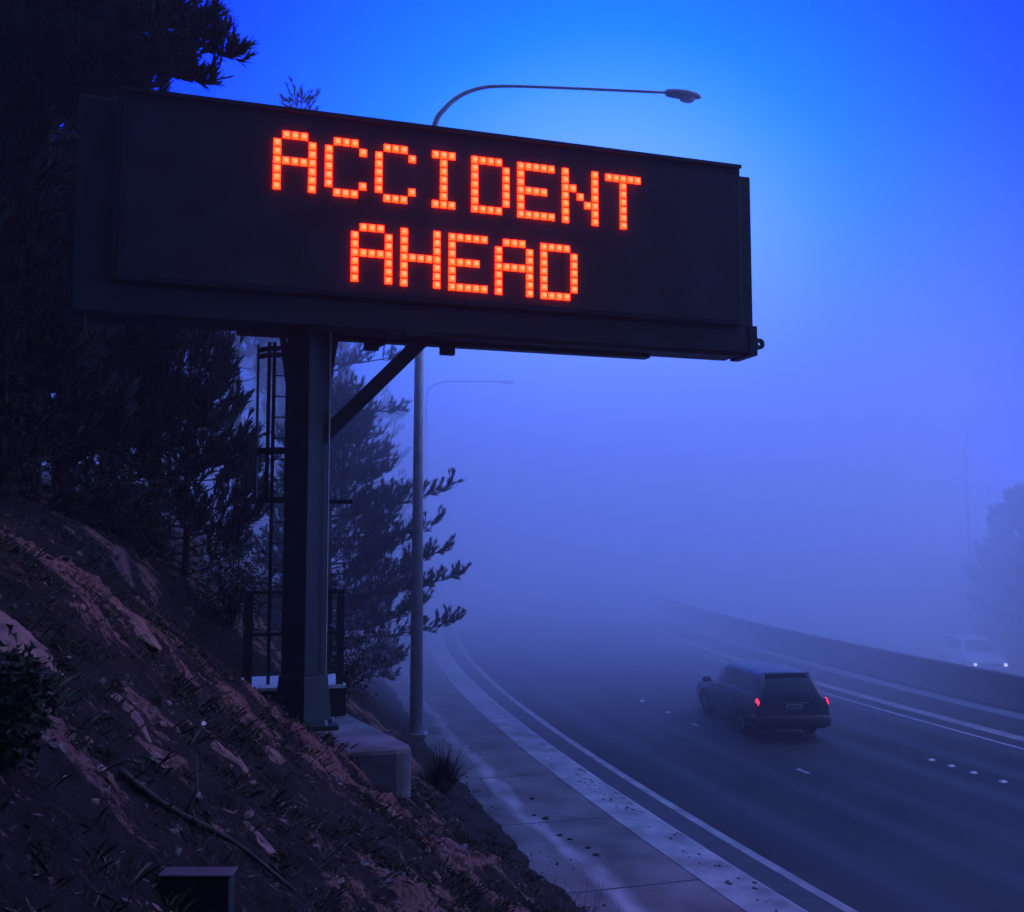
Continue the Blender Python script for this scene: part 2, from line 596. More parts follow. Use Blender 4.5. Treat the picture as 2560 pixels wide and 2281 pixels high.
# raised lane reflectors
rb = MB()
rb.add([(-.05, -.045, 0), (.05, -.045, 0), (.05, .045, 0), (-.05, .045, 0), (-.035, -.02, .02), (.035, -.02, .02), (.035, .02, .02), (-.035, .02, .02)],
       [(0, 3, 2, 1), (4, 5, 6, 7), (0, 1, 5, 4), (1, 2, 6, 5), (2, 3, 7, 6), (3, 0, 4, 7)])
rme = None
REFL = [(-6.53, 20.94, 'nearest the car of the row'), (-6.55, 20.39, 'second from the car in the row'), (-6.57, 19.81, 'third from the car in the row'),
        (-6.6, 19.1, 'closest to the right edge of the photo'), (-3.41, 28.42, 'left of the dark wagon, farther of the two'), (-3.46, 26.6, 'left of the dark wagon, nearer of the two')]
for o_, Y, wh in REFL:
    t = RK * math.asin((Y - CY) / (RK + o_))
    p = arc(o_, t, .001)
    if rme is None:
        r0 = rb.build('lane_reflector', M['reflector'], loc=p)
        rme = r0.data
    else:
        r0 = bpy.data.objects.new('lane_reflector', rme)
        COL.objects.link(r0)
        r0.location = p
    r0.rotation_euler = (0, 0, .25)
    r0.scale = (1.25, 1.25, 1.25)
    tag(r0, label='small white road reflector on the asphalt, ' + wh, cat='reflector', group='raised reflectors along the lane lines')

# median barrier
bar = strip('median_barrier', M['barrier'], [(-12.30, -.02), (-12.32, .08), (-12.50, .30), (-12.62, .89), (-12.85, .89), (-12.95, .3), (-13.2, -.0), (-13.2, -2.0)], kind=None)
tag(bar, label='long dark concrete barrier curving between the two carriageways', cat='barrier')

# ------------------------------------------------------------------ message sign
TH = math.radians(17.6)
SP0 = at(775, 700, 13.0)
Wd, Nd = Vector((math.cos(TH), math.sin(TH), 0)), Vector((-math.sin(TH), math.cos(TH), 0))
SC, DC = .05, .46                                   # column centre in sign coordinates (along, depth)
ZB = 2.10
cpos = SP0 + Wd * SC + Nd * DC
sign = empty('message_sign', (cpos.x, cpos.y, ZB), TH, label='large dark electronic message sign on a steel column, reading ACCIDENT AHEAD in orange lights', cat='message sign')


def sl(s, d, z):
    return Vector((s - SC, d - DC, z - ZB))


def sbox(b, s0, s1, d0, d1, z0, z1, mi=0):
    p, q = sl(s0, d0, z0), sl(s1, d1, z1)
    b.box(p.x, q.x, p.y, q.y, p.z, q.z, mi)


b = MB()
sbox(b, -2.90, 6.735, .12, .80, 7.70, 10.13)
b.build('cabinet', M['cabinet'], sign, bevel=.02)
b = MB()
sbox(b, -2.38, 6.47, -.02, .119, 7.742, 10.225)
hood = b.build('display_case', M['cabinet'], sign, bevel=.012)
b = MB()
sbox(b, -2.30, 6.40, -.030, -.0205, 7.80, 10.14)
disp = b.build('display_panel', M['display'], sign)
b = MB()                                            # the pale return down the case's left end
sbox(b, -2.448, -2.384, .0, .117, 7.742, 10.10)
b.build('edge_strip', M['dark_steel'], sign)
for s_ in (.62, 3.55):
    b = MB()
    sbox(b, s_ - .006, s_ + .006, -.0325, -.0302, 7.81, 10.13)
    b.build('panel_joint', M['dark_steel'], disp)
b = MB()                                            # top visor lip
sbox(b, -2.38, 6.47, -.075, -.0215, 10.172, 10.222)
b.build('visor', M['dark_steel'], sign)
b = MB()                                            # beam (fascia) the cabinet stands on
sbox(b, -2.884, 6.60, .05, .78, 7.335, 7.698)
sbox(b, 6.604, 6.76, .04, .62, 7.30, 7.76)
b.build('support_beam', M['cabinet'], sign, bevel=.015)
b = MB()
sbox(b, 1.9, 6.55, .10, .20, 7.285, 7.332)
sbox(b, -.9, 5.2, .55, .74, 7.27, 7.332)
b.build('cable_tray', M['dark_steel'], sign, bevel=.008)
b = MB()                                            # lifting lug on the right end
p = sl(6.762, .1, 7.50)
ring = []
for rr in (.085, .030):
    for k in range(16):
        a = 2 * math.pi * k / 16
        ring.append((p.x + .07 + rr * math.cos(a), p.y, p.z + rr * math.sin(a)))
vs = ring + [(x, y + .05, z) for x, y, z in ring]
fs = []
for k in range(16):
    k2 = (k + 1) % 16
    fs += [(k, k2, 16 + k2, 16 + k), (32 + k, 48 + k, 48 + k2, 32 + k2), (k, 32 + k, 32 + k2, k2), (16 + k, 16 + k2, 48 + k2, 48 + k)]
b.add(vs, fs)
b.box(p.x - .002, p.x + .04, p.y + .003, p.y + .047, p.z - .083, p.z + .083)
b.build('lifting_lug', M['dark_steel'], sign)
# column: a square hollow section set cornerwise, gussets at head and foot
b = MB()
hw = .297
zt = 7.334 - ZB
dia = [(-hw, -.02), (-.02, -hw), (hw, .02), (.02, hw)]
for z0, z1, k0, k1 in ((.0, .62, 1.30, 1.10), (.62, zt, 1.0, 1.0)):
    vs = [(x * k0, y * k0, z0) for x, y in dia] + [(x * k1, y * k1, z1) for x, y in dia]
    b.add(vs, [(3, 2, 1, 0), (4, 5, 6, 7)] + [(i, (i + 1) % 4, 4 + (i + 1) % 4, 4 + i) for i in range(4)])
col = b.build('column', M['dark_steel'], sign, bevel=.012)
b = MB()
b.tube([(hw * .94, -.075, .63), (hw * .94, -.075, zt - .02)], .016, 6)  # thin pipe added to draw the bright line of the flange edge
b.build('bright_edge_line', M['galv'], sign)
for sx in (-1, 1):
    b = MB()
    b.prism([(sx * .30, .0, zt - .004), (sx * .41, .0, zt - .004), (sx * .292, .0, zt - .80)], (0, .03, 0))
    b.build('gusset', M['dark_steel'], sign)
b = MB()
b.box(-.42, .42, -.42, .42, -.05, .0)
b.build('base_plate', M['dark_steel'], sign)
for k, (x, y) in enumerate(((-.30, -.33), (-.02, -.405), (.26, -.33), (.38, -.1))):
    b = MB()
    b.tube([(x, y, .003), (x, y, .06)], .024, 6)
    b.build('anchor_bolt', M['bolt'], sign)
# diagonal brace
b = MB()
pa = at(800, 1100, cpos.y + .1)
pb = at(1070, 838, cpos.y + .50)
inv = Matrix.Translation((cpos.x, cpos.y, ZB)) @ Matrix.Rotation(TH, 4, 'Z')
inv = inv.inverted()
b.bar(inv @ pa, inv @ pb, .20, .20)
b.build('brace', M['dark_steel'], sign, bevel=.012)
# hanging brackets under the beam
for q, dd in (([(912, 835), (912, 874), (948, 875), (948, 868), (985, 850), (985, 838)], .5), ([(1103, 850), (1103, 885), (1138, 887), (1138, 852)], .5)):
    pts = [inv @ at(x, y, cpos.y + .1 + (x - 775) / 175 * .3) for x, y in q]
    yy = pts[0].y
    b = MB()
    b.prism([(p.x, yy, min(p.z, zt - .003 if k in (0, len(pts) - 1) else p.z)) for k, p in enumerate(pts)], (0, .12, 0))
    b.build('hanger_bracket', M['dark_steel'], sign)
b = MB()
for x, y in ((988, 836), (1030, 838)):
    p = inv @ at(x, y, cpos.y + .05)
    b.box(p.x - .12, p.x + .12, p.y - .1, p.y + .1, zt - .065, zt - .003)
b.build('clamp_plate', M['dark_steel'], sign)
# caged ladder behind the column
ladx = [inv @ at(px, 1000, cpos.y + .75) for px in (684, 752)]
lx0, lx1, ly = ladx[0].x, ladx[1].x, ladx[0].y
lad = MB()
for x in (lx0, lx1):
    lad.bar((x, ly, -.2), (x, ly, zt + .0), .05, .025, up=(0, 1, 0))
for k in range(20):
    z = .25 + k * .30
    if z < zt - .05:
        lad.tube([(lx0, ly, z), (lx1, ly, z)], .011, 6)
ladder = lad.build('ladder', M['dark_steel'], sign)
cage = MB()
mx_, rad_ = (lx0 + lx1) / 2, .40


def hoop(z, h):
    pts = []
    for k in range(15):
        a = math.radians(-205 + 230 * k / 14)
        pts.append((mx_ + rad_ * math.cos(a), ly + .33 - .40 * math.sin(a) * -1, z))
    for p, q in zip(pts, pts[1:]):
        cage.bar(p, q, .012, h)


zc = [(inv @ at(680, y, cpos.y + .9)).z for y in (877, 893, 1130, 1250)]
for z, h in ((zc[0], .07), (zc[1], .07), (zc[2], .10), (zc[3], .06)):
    hoop(z, h)
for k in range(7):
    a = math.radians(-205 + 230 * k / 6)
    x, y = mx_ + rad_ * 1.03 * math.cos(a), ly + .33 + .412 * math.sin(a)
    cage.bar((x, y, zc[3] - .02), (x, y, zt + .0), .055, .012, up=(math.cos(a), math.sin(a), 0))
cage.build('safety_cage', M['dark_steel'], ladder)
b = MB()
p = inv @ at(640, 1253, cpos.y + .55)
q = inv @ at(892, 1253, cpos.y + .55)
b.bar((p.x, p.y, p.z), (q.x, p.y, p.z), .05, .055)
b.build('cross_bar', M['dark_steel'], sign)
# hoist rail with two stays on the left end
b = MB()
p0, p1 = inv @ at(172, 470, 12.35), inv @ at(166, 790, 12.35)
b.tube([(p1.x, p1.y, p1.z), (p0.x, p0.y, p0.z - .08), (p0.x - .02, p0.y, p0.z - .02), (p0.x - .07, p0.y, p0.z + .01), (p0.x - .12, p0.y, p0.z - .03), (p0.x - .14, p0.y, p0.z - .10)], .028, 8)
b.bar((p1.x + .07, p1.y + .05, p1.z), (p1.x + .07, p1.y + .05, p0.z - .12), .05, .05, up=(0, 1, 0))
for py in (527, 632):
    a_ = inv @ at(134, py, 12.35)
    b.bar((a_.x, p0.y, a_.z), (p1.x + .1, p0.y, a_.z - .02), .07, .035)
    b.bar((a_.x + .02, p0.y, a_.z), (p1.x + .0, p0.y, a_.z + .36), .03, .03)
b.bar((p1.x - .06, p1.y, p1.z + .03), (p1.x + .22, p1.y, p1.z + .03), .2, .28)
b.build('hoist_rail', M['dark_steel'], sign)

# letters: 5 x 7 lamp cells; each letter a mesh of its own
FONT = {
    'A': [".###.", "#...#", "#...#", "#####", "#...#", "#...#", "#...#"],
    'C': [".###.", "#...#", "#....", "#....", "#....", "#...#", ".###."],
    'I': [".###.", "..#..", "..#..", "..#..", "..#..", "..#..", ".###."],
    'D': ["####.", "#...#", "#...#", "#...#", "#...#", "#...#", "####."],
    'E': ["#####", "#....", "#....", "####.", "#....", "#....", "#####"],
    'N': ["#...#", "#...#", "##..#", "#.#.#", "#..##", "#...#", "#...#"],
    'T': ["#####", "..#..", "..#..", "..#..", "..#..", "..#..", "..#.."],
    'H': ["#...#", "#...#", "#...#", "#####", "#...#", "#...#", "#...#"],
}
PH, PV = .1148, .1172
for word, s0, z0, pitch in (("ACCIDENT", -.458, 9.855, .6766), ("AHEAD", .581, 8.699, .6722)):
    for i, ch in enumerate(word):
        b = MB()
        zz = z0 - .0092 * i
        for r_, row in enumerate(FONT[ch]):
            for c_, cell in enumerate(row):
                if cell != '#':
                    continue
                c = sl(s0 + i * pitch + c_ * PH, -.031, zz - r_ * PV)
                h = .0485
                # lens: a shallow pyramid frustum with a domed core
                k = .86
                vs = [(c.x + i_ * h, c.y + .0005, c.z + j_ * h) for i_, j_ in ((-1, -1), (1, -1), (1, 1), (-1, 1))] + \
                     [(c.x + i_ * h * k, c.y - .030, c.z + j_ * h * k) for i_, j_ in ((-1, -1), (1, -1), (1, 1), (-1, 1))]
                b.add(vs, [(4, 5, 6, 7), (0, 1, 5, 4), (1, 2, 6, 5), (2, 3, 7, 6), (3, 0, 4, 7)], 0)
                n = 8
                vs = [(c.x + .034 * math.cos(6.2832 * q_ / n), c.y - .0303, c.z + .034 * math.sin(6.2832 * q_ / n)) for q_ in range(n)] + \
                     [(c.x + .016 * math.cos(6.2832 * q_ / n), c.y - .042, c.z + .016 * math.sin(6.2832 * q_ / n)) for q_ in range(n)]
                b.add(vs, [tuple(range(n, 2 * n))] + [(q_, (q_ + 1) % n, n + (q_ + 1) % n, n + q_) for q_ in range(n)], 1)
        tag(b.build('lit_letter', [M['led'], M['led_core']], disp), label='glowing orange dotted letter ' + ch)

# footing and landing
poly = [(-2.42, 14.66), (-1.24, 12.36), (-1.20, 12.24), (-1.24, 12.12), (-1.36, 12.04), (-2.6, 11.7), (-4.2, 12.6), (-4.2, 15.4)]
b = MB()
b.prism([(x, y, .75) for x, y in poly], (0, 0, 1.295))
fo = b.build('concrete_footing', M['footing'], bevel=.07)
tag(fo, label='pale concrete footing slab with a rounded corner below the sign column', cat='concrete slab')
pl = empty('landing', (cpos.x, cpos.y + 1.1, 2.05), TH, label='railed steel landing behind the foot of the sign column', cat='platform')
inv2 = (Matrix.Translation((cpos.x, cpos.y + 1.1, 2.05)) @ Matrix.Rotation(TH, 4, 'Z')).inverted()
LY = cpos.y + 1.05


def l2(px, py, Y=LY):
    return inv2 @ at(px, py, Y)


a_, c_ = l2(606, 1704), l2(858, 1704)
zf = a_.z
b = MB()
b.box(a_.x, c_.x, -.45, .75, zf - .05, zf)
b.build('deck', M['grating'], pl, bevel=.006)
b = MB()
b.box(a_.x + .03, c_.x - .0, -.42, .72, zf - .75, zf - .053)
b.build('plinth', M['pit'], pl)  # near-black sides: their shade is put into the colour
b = MB()
e_ = l2(838, 1473)
zr = e_.z
zmid = l2(700, 1577).z
for x, y in ((a_.x + .04, -.40), (e_.x + .04, -.40), (a_.x + .04, .70), (e_.x + .04, .70)):
    b = MB()
    b.bar((x, y, zf + .001), (x, y, zr), .10 if y < 0 else .05, .06, up=(0, 1, 0))
    b.build('guard_post', M['dark_steel'], pl)
b = MB()
for z in (zr - .02, zmid):
    b.bar((a_.x - .02, -.40, z), (e_.x + .10, -.40, z), .05, .05)
    b.bar((a_.x + .04, -.37, z), (a_.x + .04, .70, z), .05, .05)
    b.bar((e_.x + .04, -.37, z), (e_.x + .04, .70, z), .05, .05)
b.build('guard_rail', M['dark_steel'], pl)


# ------------------------------------------------------------------ street lamps
def street_lamp(base, zbase, pts, head_dir, label, rb=.13, arm=1., base_plate=True, hl=.98):
    t = empty('street_lamp', (base.x, base.y, zbase), 0, label=label, cat='street lamp', group='street lamps along the road')
    o = Vector((base.x, base.y, zbase))
    loc = [Vector(p) - o for p in pts]
    b = MB()
    b.tube([(0, 0, 0), loc[0]], [rb, .085], 14)
    b.build('pole', M['galv'], t, smooth=True)
    # arm: smooth curve through the given points
    pp = [loc[0]] + loc
    pp.append(loc[-1] * 2 - loc[-2])
    cur = []
    for i in range(1, len(pp) - 2):
        for k in range(7):
            u = k / 7
            p0, p1, p2, p3 = pp[i - 1], pp[i], pp[i + 1], pp[i + 2]
            cur.append(.5 * ((2 * p1) + (p2 - p0) * u + (2 * p0 - 5 * p1 + 4 * p2 - p3) * u * u + (3 * p1 - p0 - 3 * p2 + p3) * u ** 3))
    cur.append(loc[-1])
    n = len(cur)
    b = MB()
    b.tube(cur, [arm * (.083 + (.034 - .083) * min(1, i / (n * .8))) for i in range(n)], 12)
    b.build('arm', M['galv'], t, smooth=True)
    # head: lofted luminaire
    d = Vector(head_dir).normalized()
    s = d.cross(Vector((0, 0, 1))).normalized()
    up = s.cross(d)
    e = loc[-1] - d * .04
    b = MB()
    secs = [(0, .055, .06, .07), (.03, .085, .09, .10), (.25, .14, .105, .12), (.55, .165, .10, .135), (.80, .13, .065, .12), (.94, .075, .02, .10), (1.0, .02, -.03, .06)]
    vs, fs = [], []
    m = 12
    for u, hw_, zu, zd in secs:
        for k in range(m):
            a = 2 * math.pi * k / m
            z = math.sin(a) * (zu if math.sin(a) > 0 else zd)
            vs.append(e + d * u * hl + s * hw_ * math.cos(a) + up * (z if zu > 0 else (z * .4 - .05)))
    for i in range(len(secs) - 1):
        for k in range(m):
            fs.append((i * m + k, i * m + (k + 1) % m, (i + 1) * m + (k + 1) % m, (i + 1) * m + k))
    fs += [tuple(range(m - 1, -1, -1)), tuple(range((len(secs) - 1) * m, len(secs) * m))]
    b.add(vs, fs)
    hd = b.build('lamp_head', M['galv'], t, smooth=True)
    b = MB()
    vs, fs = [], []
    for q, (zz, k1) in enumerate(((-.10, 1.), (-.17, .93), (-.205, .6))):
        for k in range(m):
            a = 2 * math.pi * k / m
            vs.append(e + d * (.60 + .22 * k1 * math.cos(a)) * hl + s * .11 * k1 * math.sin(a) + up * zz)
    for i in range(2):
        for k in range(m):
            fs.append((i * m + k, i * m + (k + 1) % m, (i + 1) * m + (k + 1) % m, (i + 1) * m + k))
    fs.append(tuple(range(2 * m, 3 * m)))
    b.add(vs, fs)
    b.build('lens', M['lamp_glass'], hd, smooth=True)
    if base_plate:
        b = MB()
        b.box(-.24, .24, -.24, .24, -.06, .028)
        for x in (-.18, .18):
            for y in (-.18, .18):
                b.tube([(x, y, .0285), (x, y, .075)], .02, 6)
        b.build('base_plate', M['galv'], t, bevel=.004)
    return t


base = at(1040, 1840, 22.7)
base = Vector((base.x, base.y, .20))
Yp = base.y
top = at(1062, 560, Yp)
lam = [top, at(1068, 430, Yp), at(1087, 313, Yp + .05), at(1112, 272, Yp + .1), at(1150, 240, Yp + .2), at(1200, 221, Yp + .35), at(1262, 216, Yp + .5), at(1400, 220, Yp + .9), at(1668, 232, Yp + 1.7)]
for p in lam[:1]:
    p.x, p.y = base.x + .0, base.y
street_lamp(base, .20, lam, lam[-1] - lam[-2] + Vector((0, 0, -.12)), 'tall grey lamp post standing just behind the message sign, its arm over the road', rb=.15)
b1 = at(1062, 1500, 64)
lam = [at(1062, 1080, 64), at(1063, 1010, 64), at(1072, 975, 64.1), at(1098, 958, 64.3), at(1150, 954, 64.6), at(1252, 955, 65.2)]
lam[0].x = lam[1].x = b1.x
street_lamp(Vector((b1.x, 64, .1)), .1, lam, lam[-1] - lam[-2], 'fogbound lamp post barely showing far down the left roadside', base_plate=False, arm=1.5)
b1 = at(2432, 1600, 72)
lam = [at(2432, 1180, 72), at(2430, 1120, 72), at(2420, 1085, 72), at(2395, 1058, 72), at(2330, 1044, 72), at(2212, 1043, 72)]
lam[0].x = lam[1].x = b1.x
zz = ground_z(b1.x, 72, False)
street_lamp(Vector((b1.x, 72, zz)), zz, lam, lam[-1] - lam[-2], 'fogbound lamp post faint beyond the opposite carriageway on the right', base_plate=False, arm=1.5)


# ------------------------------------------------------------------ cars
def car(name, st, loc, heading, paint, label, lights, wheel_x, wr, glass, extra, cat='car'):
    """st: stations (x, half width, z sill, z belt, roof half width, z roof), x forward; built by lofting cross sections"""
    t = empty(name, loc, heading, label=label, cat=cat)
    m = 9

    def section(s):
        x, w_, zl, zb, wr_, zr_ = s
        half = [(w_ * .72, zl), (w_ * .95, zl + .05), (w_ * .995, zl + (zb - zl) * .35), (w_, zl + (zb - zl) * .62), (w_ * .965, zb - .03), (w_ * .94, zb + .005),
                (wr_ + (w_ * .92 - wr_) * .07, zr_ - .07 * min(1, (zr_ - zb) * 4 + .2)), (wr_ * .90, zr_ - .018), (wr_ * .45, zr_ + .008)]
        pts = [(x, y, z) for y, z in half]
        pts += [(x, 0, zr_ + .014)]
        pts += [(x, -y, z) for y, z in reversed(half)]
        return [Vector(p) for p in pts]
    secs = [section(s) for s in st]
    k = len(secs[0])
    b = MB()
    for s in secs:
        b.v += [tuple(p) for p in s]
    for i in range(len(secs) - 1):
        for j in range(k - 1):
            b.f.append((i * k + j, i * k + j + 1, (i + 1) * k + j + 1, (i + 1) * k + j))
            b.mi.append(0)
        b.f.append((i * k + k - 1, i * k, (i + 1) * k, (i + 1) * k + k - 1))
        b.mi.append(1)
    b.f.append(tuple(range(k - 1, -1, -1)))
    b.mi.append(0)
    b.f.append(tuple(range((len(secs) - 1) * k, len(secs) * k)))
    b.mi.append(0)
    body = b.build('body', [paint, M['trim']], t, smooth=True)
    body.data.update()
    es = body.modifiers.new('edges', 'EDGE_SPLIT')
    es.split_angle = math.radians(48)

    def surf(fi, fj):
        i, j = min(int(fi), len(secs) - 2), min(int(fj), k - 2)
        u, v = fi - i, fj - j
        a, c, d, e = secs[i][j], secs[i][j + 1], secs[i + 1][j], secs[i + 1][j + 1]
        return a.lerp(c, v).lerp(d.lerp(e, v), u)

    def patch(fi0, fi1, fj0, fj1, lift, name, m_, nu=6, nv=6, parent=None, fi0b=None, fi1b=None):
        """a panel lying on the body; fi0/fi1 may change linearly from the fj0 edge to the fj1 edge"""
        fi0b = fi0 if fi0b is None else fi0b
        fi1b = fi1 if fi1b is None else fi1b
        g_ = []
        for v in range(nv + 1):
            vv = v / nv
            for u in range(nu + 1):
                a, c = fi0 + (fi0b - fi0) * vv, fi1 + (fi1b - fi1) * vv
                g_.append((a + (c - a) * u / nu, fj0 + (fj1 - fj0) * vv))
        P = [surf(*q) for q in g_]
        N = []
        for fi, fj in g_:
            e = .03
            du = surf(min(fi + e, len(secs) - 1.001), fj) - surf(max(fi - e, 0), fj)
            dv_ = surf(fi, min(fj + e, k - 1.001)) - surf(fi, max(fj - e, 0))
            n_ = du.cross(dv_)
            if n_.length < 1e-9:
                n_ = Vector((0, 0, 1))
            n_.normalize()
            N.append(n_)
        c_ = sum(P, Vector()) / len(P)
        ctr = Vector((c_.x * .6, 0, .7))
        sg = 1 if sum(N, Vector()).dot(c_ - ctr) > 0 else -1
        b_ = MB()
        o1 = [p + n_ * sg * lift for p, n_ in zip(P, N)]
        o2 = [p - n_ * sg * .01 for p, n_ in zip(P, N)]
        q = nu + 1
        tot = len(P)
        b_.v = [tuple(p) for p in o1 + o2]
        for v in range(nv):
            for u in range(nu):
                b_.f.append((v * q + u, v * q + u + 1, (v + 1) * q + u + 1, (v + 1) * q + u))
        ringi = [u for u in range(nu)] + [v * q + nu for v in range(nv)] + [nv * q + u for u in range(nu, 0, -1)] + [v * q for v in range(nv, 0, -1)]
        for a, c in zip(ringi, ringi[1:] + ringi[:1]):
            b_.f.append((a, c, tot + c, tot + a))
        b_.mi = [0] * len(b_.f)
        return b_.build(name, m_, parent or body, smooth=False)
    for gname, args in glass:
        patch(*args[:4], .006, gname, M['car_glass'], fi0b=args[4] if len(args) > 4 else None, fi1b=args[5] if len(args) > 5 else None)
    for lname, args, m_ in lights:
        patch(*args[:4], .012, lname, m_, 4, 4)
    # wheels
    hwid = max(s[1] for s in st)
    for x in wheel_x:
        for sy in (-1, 1):
            wb = MB()
            yo, yi = sy * (hwid - .0), sy * (hwid - .21)
            prof = [(wr * .66, 0), (wr * .92, .0), (wr, .16), (wr, .84), (wr * .92, 1.), (wr * .66, 1.)]
            n = 24
            vs = [(x + r_ * math.cos(6.28319 * q / n), yo + (yi - yo) * u, wr + r_ * math.sin(6.28319 * q / n)) for r_, u in prof for q in range(n)]
            fs = [(i * n + q, i * n + (q + 1) % n, (i + 1) * n + (q + 1) % n, (i + 1) * n + q) for i in range(5) for q in range(n)]
            wb.add(vs, fs)
            wh = wb.build('wheel', M['tyre'], t, smooth=True)
            rm = MB()
            yr = yo - sy * .015
            rm.add([(x + wr * .67 * math.cos(6.28319 * q / n), yr - sy * .03, wr + wr * .67 * math.sin(6.28319 * q / n)) for q in range(n)], [tuple(range(n))])
            for q in range(5):
                a = 6.28319 * q / 5 + .3
                rm.bar((x, yr - sy * .01, wr), (x + wr * .64 * math.cos(a), yr - sy * .01, wr + wr * .64 * math.sin(a)), .03, .075, up=(0, 1, 0))
            rm.tube([(x, yr - sy * .03, wr), (x, yr + sy * .005, wr)], .06, 10)
            rm.build('rim', M['rim'], wh)
            ab = MB()                                    # wheel arch lip
            pts = [(x + (wr + .045) * math.cos(math.radians(a)), sy * (hwid - .005), wr + (wr + .045) * math.sin(math.radians(a))) for a in range(-10, 191, 10)]
            ab.tube(pts, .03, 6)
            ab.build('wheel_arch', M['trim'], body)
    extra(t, body, MB, surf)
    return t


WAG = [(-2.37, .70, .40, .58, .55, .60), (-2.35, .78, .34, .62, .66, .66), (-2.31, .83, .30, .80, .70, .82), (-2.27, .845, .28, .93, .70, .975), (-2.12, .855, .27, .955, .665, 1.20),
       (-1.93, .865, .26, .965, .615, 1.445), (-1.7, .87, .25, .96, .61, 1.475), (-.6, .87, .22, .94, .615, 1.50), (.2, .87, .22, .92, .605, 1.48), (.42, .87, .22, .91, .59, 1.45),
       (1.05, .865, .22, .90, .66, .965), (1.25, .86, .22, .88, .70, .93), (1.9, .84, .24, .80, .66, .84), (2.2, .80, .26, .70, .6, .74), (2.34, .66, .32, .56, .48, .60)]


def wagon_extra(t, body, MB, surf):
    b = MB()
    b.add([(-2.455, .90, .44), (-2.43, -.0, .44)], [])
    b = MB()                                             # rear bumper
    vs = []
    prof = [(.30, -.02), (.36, .045), (.52, .06), (.58, .03), (.60, -.03)]
    ys_ = [-.88, -.84, -.7, 0, .7, .84, .88]
    xs_ = [-2.0, -2.26, -2.37, -2.40, -2.37, -2.26, -2.0]
    for x, y in zip(xs_, ys_):
        for z, d_ in prof:
            vs.append((x - d_ * (1 if abs(y) < .86 else .2), y + (d_ * .6 if y > .8 else (-d_ * .6 if y < -.8 else 0)), z))
    fs = [(i * 5 + j, i * 5 + j + 1, (i + 1) * 5 + j + 1, (i + 1) * 5 + j) for i in range(6) for j in range(4)]
    b.add(vs, fs)
    b.build('rear_bumper', M['trim'], t, smooth=True)
    b = MB()                                             # plate
    b.box(-2.352, -2.335, -.19, .19, .735, .835)
    pl_ = b.build('number_plate', M['plate'], body)
    for y0, y1 in ((.02, .15), (-.15, -.02)):            # two illegible dark blocks of characters
        b = MB()
        n_ = 9
        vs = []
        for k_ in range(n_ + 1):
            u = y0 + (y1 - y0) * k_ / n_
            h_ = .026 if k_ % 3 else .012
            vs += [(-2.3545, u, .785 - h_), (-2.3545, u, .785 + h_)]
        b.add(vs, [(2 * k_, 2 * k_ + 2, 2 * k_ + 3, 2 * k_ + 1) for k_ in range(n_)])
        b.build('plate_character', M['navy'], pl_)
    b = MB()                                             # lip spoiler over the hatch
    b.box(-2.04, -1.88, -.50, .50, 1.452, 1.482)
    b.build('spoiler', M['trim'], body, bevel=.012)
    b = MB()                                             # wiper
    b.tube([(-2.29, -.02, 1.0), (-2.245, -.30, 1.045), (-2.235, -.36, 1.05)], .010, 6)
    b.build('rear_wiper', M['trim'], body)
    b = MB()                                             # chrome strip over the plate
    b.box(-2.345, -2.325, -.34, .34, .858, .874)
    b.build('hatch_trim', M['rim'], body)
    for sy in (-1, 1):
        b = MB()
        b.tube([(.72, sy * .84, .95), (.74, sy * .93, .97)], .022, 8)
        vs = []
        for x, ky, kz in ((.66, 1., 1.), (.74, 1.05, 1.05), (.84, .6, .6)):
            for k_ in range(8):
                a = 6.28319 * k_ / 8
                vs.append((x, sy * 1.01 + .115 * ky * math.cos(a), 1.00 + .07 * kz * math.sin(a)))
        b.add(vs, [(i * 8 + q, i * 8 + (q + 1) % 8, (i + 1) * 8 + (q + 1) % 8, (i + 1) * 8 + q) for i in range(2) for q in range(8)] + [tuple(range(7, -1, -1)), tuple(range(16, 24))])
        b.build('door_mirror', M['trim'], body, smooth=True)
        b = MB()                                         # bright window sill strip
        b.bar((-1.86, sy * .832, .972), (.98, sy * .826, .912), .012, .022)
        b.build('sill_trim', M['rim'], body)
        for x0_, z0_ in ((-.98, .80), (.02, .78)):
            b = MB()
            b.box(x0_, x0_ + .18, sy * .868 - .012, sy * .868 + .012, z0_, z0_ + .03)
            b.build('door_handle', M['trim'], body)
    b = MB()
    b.tube([(-2.42, .40, .27), (-2.1, .40, .27)], .03, 8)
    b.build('exhaust_pipe', M['rim'], body)


# body loft point index: 0 sill ... 5 belt, 6 roof edge, 9 centre, 12 other roof edge, 13 belt
wag_glass = [('rear_window', (3.55, 4.92, 7.1, 10.9)),
             ('windscreen', (9.12, 9.95, 6.9, 11.1)),
             ('side_window', (5.05, 6.0, 5.15, 5.92, 5.3, 6.15)), ('side_window', (6.08, 7.05, 5.15, 5.92, 6.20, 7.05)), ('side_window', (7.12, 9.75, 5.15, 5.92, 7.12, 8.9)),
             ('side_window', (5.05, 6.0, 12.85, 12.08, 5.3, 6.15)), ('side_window', (6.08, 7.05, 12.85, 12.08, 6.20, 7.05)), ('side_window', (7.12, 9.75, 12.85, 12.08, 7.12, 8.9))]
wag_lights = [('tail_lamp', (2.55, 3.6, 3.8, 4.85), M['tail']), ('tail_lamp', (2.55, 3.6, 13.15, 14.2), M['tail']),
              ('tail_lens', (1.7, 2.50, 3.0, 4.7), M['tail_off']), ('tail_lens', (1.7, 2.50, 13.3, 15.0), M['tail_off']),
              ('headlamp_lens', (12.6, 13.4, 3.2, 4.6), M['lamp_glass']), ('headlamp_lens', (12.6, 13.4, 13.4, 14.8), M['lamp_glass'])]
